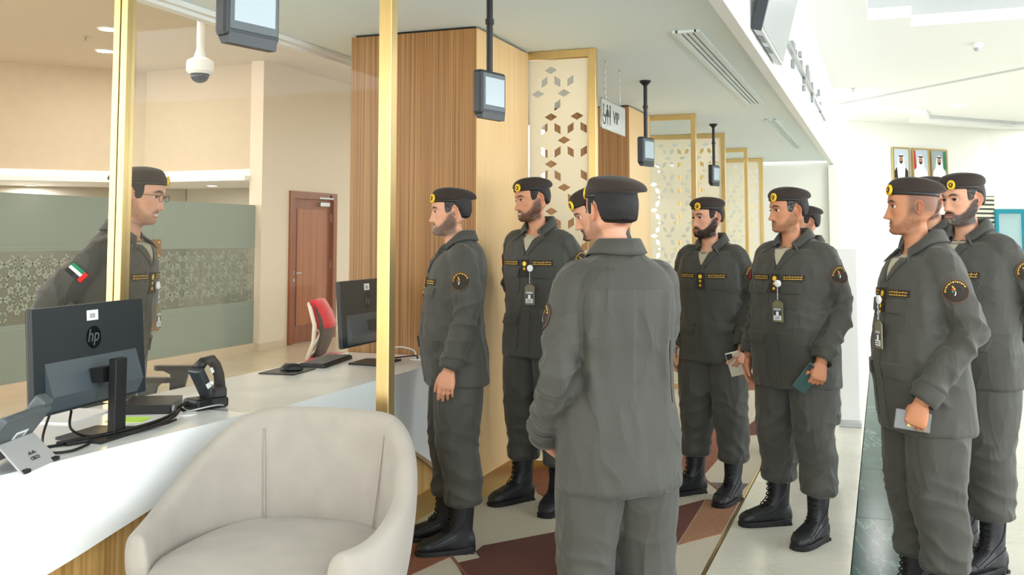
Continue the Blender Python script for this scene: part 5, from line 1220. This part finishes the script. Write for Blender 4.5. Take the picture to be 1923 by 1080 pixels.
    for s, key in ((1,'L'),(-1,'R')): body.tube([(s*.085,.012,.92),(s*.10,0,.5),tuple(FT[key][0]+Vector((0,.012,.27)))], [.07,.045,.03], 10)
    cols.append(np.repeat(sk[None], len(body.v)-n0, 0))
    if P.get('front', True):
        sp = patch(FS, [(-.046+lx(1.44),1.436),(.046+lx(1.44),1.436),(.046+lx(1.47),1.475),(-.046+lx(1.47),1.475)], .0022, 5, 4)
        if sp: body.add(sp.v, sp.f); cols.append(np.repeat(sk[None], len(sp.v), 0))
    me = bpy.data.meshes.new('body'); me.from_pydata(body.v, [], body.f); me.update(); set_col(me, np.concatenate(cols))
    bm = bmesh.new(); bm.from_mesh(me); bmesh.ops.recalc_face_normals(bm, faces=bm.faces); bm.to_mesh(me); bm.free()
    mob('body', me, M_skin, root, True)
    # eyes
    for s in (1,-1):
        mbE = MB(); n = 16; rr = .0122; rings = []; ec = []
        for i in range(13):
            ph = i*PI/12; rings.append([(rr*math.sin(ph)*math.cos(k*2*PI/n), -rr*math.cos(ph), rr*math.sin(ph)*math.sin(k*2*PI/n)) for k in range(n)]); c = (12,10,10) if i <= 1 else (52,32,22) if i <= 3 else (222,214,206); ec += [lin(c)]*n
        ga = R(prm.get('gaze', 0)); V = np.array([p for r in rings for p in r]); V = np.stack([V[:,0]*math.cos(ga)-V[:,1]*math.sin(ga), V[:,0]*math.sin(ga)+V[:,1]*math.cos(ga), V[:,2]], -1)
        V = V*np.array([1.08,1,.56]) + np.array([s*.0315,-.0728,.0005]); em = bpy.data.meshes.new('eye'); em.from_pydata([tuple(p) for p in pose(V, 1.0)], [], [(i*n+j, i*n+(j+1) % n, (i+1)*n+(j+1) % n, (i+1)*n+j) for i in range(12) for j in range(n)]); em.update(); set_col(em, np.array(ec)); mob('eye', em, M_skin, root, True)
        # upper lid with lashes
        lid = [(s*(.0315+.0150*math.cos(a)), -.0868+.006*abs(math.cos(a))**2, -.0005+.0068*math.sin(a)) for a in np.linspace(PI, 0, 9)]
        MB().tube([tuple(p) for p in pose(np.array(lid), 1.0)], .0016, 5).build('eyelid', mat('lash_line',(40,26,22),.6), root, True)
    # ------------------------------------------------ hair
    if prm.get('hairstyle','short') != 'none' :
        bl = prm.get('nape', -.052); hx, hy, hz = X.copy(), Y.copy(), Z.copy(); th_ = prm.get('hthick', .011)
        lowline = np.interp(Y, [-.10,-.055,-.044,-.034,-.012,-.002,.012,.03,.05,.09], [.12,.10,.06,-.018,-.024,.0,.03,.012,bl*.8,bl]); cvh = sstep(-.004,.026,zr-lowline)
        if prm.get('hairstyle') == 'bald': cvh *= 0
        thv = th_*(.16+.84*sstep(-.005,.04,Y)); dsp_ = (-.002+(thv+.002)*cvh*(1+.12*nz2))[...,None]; nr = np.stack([X, Y-.01, Z*.4], -1); nr /= np.linalg.norm(nr, axis=-1, keepdims=True)+1e-9
        HPt = np.stack([X,Y,Z], -1)+nr*dsp_; keep = []
        for i in range(nz-1):
            for j in range(na):
                q4 = [(i,j),(i,(j+1) % na),(i+1,(j+1) % na),(i+1,j)]
                if max(cvh[a] for a in q4) > .01 and -.09 < zr[i,j] < .066: keep.append(tuple(a*na+b for a, b in q4))
        if keep:
            hm = bpy.data.meshes.new('hair'); used_ = sorted({i for f in keep for i in f}); mp_i = {o: n for n, o in enumerate(used_)}; hvp = pose(HPt)
            hm.from_pydata([tuple(hvp[i]) for i in used_], [], [tuple(mp_i[i] for i in f) for f in keep]); hm.update()
            hg = prm.get('hgrey', 0); gmix = (np.clip(.35+.9*nzv, 0, 1)*hg*sstep(.05,-.02,Y)).reshape(-1)[used_][:,None]; set_col(hm, hc_[None]*(1-gmix)+lin((140,134,128))*gmix); mob('hair', hm, M_hair, root, True)
    # ------------------------------------------------ beret
    b, crn = beret_rings(prm.get('slouch', .16))
    def pz(rings): return [[tuple(p) for p in pose(np.array(r), 1.0)] for r in rings]
    bo = MB().loft(pz(crn), False, True).build('beret', M_beret, root, True); sb = bo.modifiers.new('s','SUBSURF'); sb.levels = 1; sb.render_levels = 1
    MB().loft(pz(b), False, False).build('headband', M_band, bo, True)
    # crest over the left eye
    ba = R(22); bx0 = np.array([math.sin(ba)*.088, -math.cos(ba)*.1045, .070]); nn = np.array([math.sin(ba)*1.1, -math.cos(ba), .12]); nn /= np.linalg.norm(nn); sx = np.cross([0,0,1], nn); sx /= np.linalg.norm(sx); sz = np.cross(nn, sx)
    def cre(P2, d0): return [tuple(p) for p in pose(np.array([bx0+sx*a+sz*c+nn*d0 for a, c in P2]), 1.0)]
    ov = lambda rx, rz, n=20: [(rx*math.cos(k*2*PI/n), rz*math.sin(k*2*PI/n)) for k in range(n)]
    MB().loft([cre(ov(.018,.023), -.006), cre(ov(.018,.023), .0015), cre(ov(.0145,.0195), .004), cre(ov(.012,.016), .003)]).build('crest', M_gem, bo, True, None, 40)
    MB().loft([cre([(0,.013),(.003,.010),(.003,.004),(.009,.008),(.0095,-.002),(.004,-.010),(0,-.013),(-.004,-.010),(-.0095,-.002),(-.009,.008),(-.003,.004),(-.003,.010)], d0) for d0 in (.002,.0055)]).build('crest_eagle', mat('crest_dark',(70,48,18),.5,.3), bo)
    MB().loft([cre(ov(.0035,.004,10), d0) for d0 in (.0055,.0068)]).build('crest_shield', M_gem, bo)
    # ------------------------------------------------ identity badge on a reel
    if P.get('badge'):
        u0, v0 = P.get('badge_at', (.045, 1.255)); cen = FS(u0+lx(v0), v0, .012)
        lo = FS(u0+lx(1.10), 1.10, .010); yb = min(cen.y, (lo.y if lo else cen.y))-.012
        bd = MB().lathe([(.0175,0),(.0175,.006),(.012,.009)], 20, TR((cen.x, yb+.006, cen.z), (R(90),0,0))).build('badge_reel', M_label, root, True, None, 40)
        top = cen.z-.085; ch_ = MB()
        for k in range(6): ch_.tube([(.003*math.cos(j*PI/3), 0, .007*math.sin(j*PI/3)) for j in range(7)], .0012, 5, 0, TR((cen.x, yb, cen.z-.020-k*.011), (0,0,PI/2*(k % 2))), False)
        ch_.build('badge_chain', M_steel, bd)
        x, y = cen.x, yb; w2, h2 = .029, .105
        MB().prism([(x-w2,top-h2),(x+w2,top-h2),(x+w2,top-.012),(x+.012,top),(x-.012,top),(x-w2,top-.012)], y-.003, y+.003, 'y').build('card_holder', mat('olive_holder',(120,114,88),.4), bd)
        MB().bx(x-w2*.75,x+w2*.75,y-.0042,y-.003,top-h2+.010,top-.034).build('identity_card', mat('card_dark',(58,62,66),.4), bd)
        MB().bx(x-w2*.75,x+w2*.75,y-.0050,y-.0042,top-h2+.010,top-h2+.032).build('card_footer', M_label, bd); MB().bx(x-w2*.72,x+w2*.72,y-.0050,y-.0042,top-.048,top-.036).build('card_header', M_silver, bd)
        MB().bx(x-.008,x+.008,y-.0050,y-.0042,top-.072,top-.053).build('card_photo', M_label, bd)
        for zz in (top-h2+.017, top-h2+.025): MB().bx(x-w2*.55,x+w2*.55,y-.0056,y-.0050,zz-.0015,zz+.0015).build('card_lettering', M_ink, bd)
    # ------------------------------------------------ spectacles
    if P.get('glasses'):
        gm = mat('spectacle_metal',(40,38,38),.3,.7); gl = None
        for s in (1,-1):
            lp_ = [(s*(.032+.021*math.cos(a)), -.106+.004*abs(math.cos(a)), -.002+.0165*math.sin(a)) for a in np.linspace(0,2*PI,21)]
            o = MB().tube([tuple(p) for p in pose(np.array(lp_),1.0)], .0013, 6).build('spectacle_rim', gm, root, True)
            MB().tube([tuple(p) for p in pose(np.array([(s*.053,-.103,.004),(s*.072,-.07,.008),(s*.080,0,.010)]),1.0)], .0012, 6).build('spectacle_arm', gm, root, True)
        MB().tube([tuple(p) for p in pose(np.array([(-.012,-.108,.0),(0,-.112,.004),(.012,-.108,.0)]),1.0)], .0012, 6).build('spectacle_bridge', gm, root, True)
    P['_arms'] = armsP; P['_root'] = root
    return root
DN = dict(e=(.218,.035,1.12), w=(.232,-.035,.865)); BK = dict(e=(.245,.125,1.15), w=(.10,.205,.98), thumb=(0,0,1), hdir=(-1,.1,-.2))
CL = dict(e=(.255,.0,1.13), w=(.09,-.20,.97), hdir=(-.8,-.3,-.5), thumb=(0,-.3,1))
def arm(base, **k): d = dict(base); d.update(k); return d
PEOPLE = [
 dict(seed=1, x=-2.0, y=4.56, phi=-62, h=1.795, L=arm(DN, w=(.235,-.045,.89)), R=arm(DN), look=(2,2,0), girth=1.02, belly=.035, stars=2, label='officer in profile at the counter with a short grey flecked beard',
      head=dict(beard='short', bthick=1.6, grey=.8, skin='fair', hair=(30,27,26), hgrey=.35, smile=1), feet={'L':(.10,.02,6),'R':(.10,-.03,6)}),
 dict(seed=2, x=-1.86, y=5.42, phi=-14, h=1.895, L=arm(BK), R=arm(BK), look=(-32,6,-4), girth=.98, stars=1, badge=True, label='tall smiling officer with a badge standing against the near wood column',
      head=dict(beard='short', skin='warm', smile=1, gaze=-15), feet={'L':(.12,0,12),'R':(.12,.02,20)}),
 dict(seed=3, x=-1.20, y=4.50, phi=-70, vox=.01, h=1.80, L=arm(CL), R=arm(CL), look=(0,22,0), girth=1.0, label='officer with a black goatee mostly hidden behind the one seen from the back', head=dict(beard='goatee', skin='fair', nose=1.15)),
 dict(seed=4, x=-.825, y=3.18, phi=-140, hem=.735, h=1.75, L=arm(CL, e=(.235,.05,1.09), w=(.20,-.14,.87)), R=arm(CL, e=(.175,-.05,1.12), w=(.06,-.2,.93)), look=(10,2,0), girth=.98, belly=.015, front=False, backdetail=True, vox=.007, label='broad officer seen from behind in the foreground',
      head=dict(beard='stubble', skin='fair', hair=(14,13,14), nape=-.068, hthick=.011, slouch=.10)),
 dict(seed=5, x=-.955, y=5.95, phi=-18, h=1.785, L=arm(DN, w=(.24,-.10,.89), e=(.225,.05,1.13), hand='grip', thumb=(-.3,-1,.2)), R=arm(DN), look=(-24,3,0), girth=1.0, stars=2, label='officer with a full black beard holding a pale phone',
      head=dict(beard='full', skin='fair', bcol=(22,17,15)), feet={'L':(.125,-.02,2),'R':(.125,.0,30)}),
 dict(seed=6, x=-.44, y=5.40, phi=-30, h=1.81, L=arm(DN, w=(.23,-.13,.89), e=(.235,.05,1.13), hand='grip', thumb=(-.5,-1,.1)), R=arm(DN, w=(.235,-.05,.88)), look=(-28,2,0), girth=1.08, belly=.05, hem=.735, stars=2, badge=True, label='stout officer with a badge holding a dark green phone',
      head=dict(beard='stubble', skin='tan', hgrey=.5, bcol=(40,34,30)), feet={'L':(.15,-.06,5),'R':(.15,.04,30)}),
 dict(seed=7, x=-.49, y=7.35, phi=-35, vox=.01, h=1.77, L=arm(DN), R=arm(DN), look=(-30,0,0), girth=1.05, label='officer almost hidden behind the stout one with the green phone', head=dict(beard='stubble', skin='fair')),
 dict(seed=8, x=.14, y=4.36, phi=-66, h=1.79, L=arm(DN, w=(.225,-.115,.89), e=(.235,.06,1.13), hand='fist', thumb=(-.6,-1,.3)), R=arm(DN), look=(-16,0,0), girth=1.05, belly=.045, hem=.75, stars=3, badge=True, label='officer in left profile with shaved head sides and a cased phone',
      head=dict(beard='stubble', skin='tan', hairstyle='bald', shaved=True, hair=(40,36,33), wide=1.03, nose=1.1)),
 dict(seed=9, x=.385, y=5.20, phi=-44, h=1.855, L=arm(BK), R=arm(DN), look=(-4,4,0), girth=1.08, belly=.02, stars=2, label='officer with a greying full beard at the right picture edge',
      head=dict(beard='full', bthick=.8, grey=.7, skin='fair', hgrey=.4), feet={'L':(.12,-.06,0),'R':(.12,.06,10)}),
 dict(seed=10, x=.29, y=6.45, phi=-40, vox=.01, h=1.91, L=arm(DN), R=arm(DN), look=(-10,0,0), girth=1.0, label='officer hidden behind the two at right with only his beret crest showing', head=dict(beard='short', skin='fair')),
 dict(seed=11, x=-3.36, y=3.62, phi=108, hscale=1.05, h=1.85, L=arm(BK), R=arm(BK, e=(.26,.16,1.16), w=(.12,.22,1.0)), look=(0,4,0), lean=.17, girth=1.08, belly=.03, badge=True, glasses=True, badge_at=(.04,1.24), label='officer in glasses behind the counter facing right', patchy=-.1,
      head=dict(beard='stubble', skin='fair', smile=1, hair=(16,14,14), nape=-.06)),
]
for P in PEOPLE: build_person(P)
# ---- phones held in the hands
def phone(P, key, body, label, cam_lens=True, off=(0,0,0), rot=(0,0,0), yellow=False):
    sh, e, w = P['_arms'][key]; r = P['_root']; Mw = Matrix.LocRotScale(r.location, r.rotation_euler, r.scale)
    c = Mw @ (w + Vector(off)); t = empty('mobile_phone', c); t.rotation_euler = (rot[0], rot[1], rot[2] + r.rotation_euler.z)
    tag(t, label, 'phone', 'phones held by the officers')
    MB().box((0,0,0),(.009,.074,.15),None,0,.004).build('case', body, t)
    MB().box((-.005,0,0),(.001,.068,.143)).build('screen', mat('phone_screen',(14,15,18),.1), t)
    if cam_lens:
        MB().box((.0055,-.016,.052),(.003,.034,.036),None,0,.003).build('camera_bump', M_blackg, t)
        for a, b in ((-.024,.060),(-.008,.060),(-.016,.044)): MB().lathe([(.0058,0),(.0058,.002)],12,TR((.007,a,b),(0,R(90),0))).build('lens', M_ink, t)
    if yellow: MB().box((.006,0,-.01),(.002,.045,.07)).build('card', mat('yellow_card',(222,206,120),.6), t)
    return t
BYS = {p['seed']: p for p in PEOPLE}
phone(BYS[5], 'L', mat('phone_champagne',(214,206,190),.3,.4), 'champagne phone hanging from the bearded officer\'s left hand', True, (-.030,-.05,-.095), (R(15),R(20),R(-60)))
phone(BYS[6], 'L', mat('phone_green',(58,84,82),.3,.2), 'dark green phone in the stout officer\'s left hand', True, (-.045,-.06,-.085), (R(-35),R(10),R(-50)))
phone(BYS[8], 'L', mat('phone_case_grey',(110,112,112),.3), 'phone in a grey case with a yellow card gripped at waist height', False, (-.024,-.03,-.078), (R(80),0,R(5)), True)
phone(BYS[9], 'L', mat('phone_black',(28,30,32),.3), 'black phone held behind the back of the bearded officer at the picture edge', True, (.02,.045,-.02), (R(60),0,R(80)))
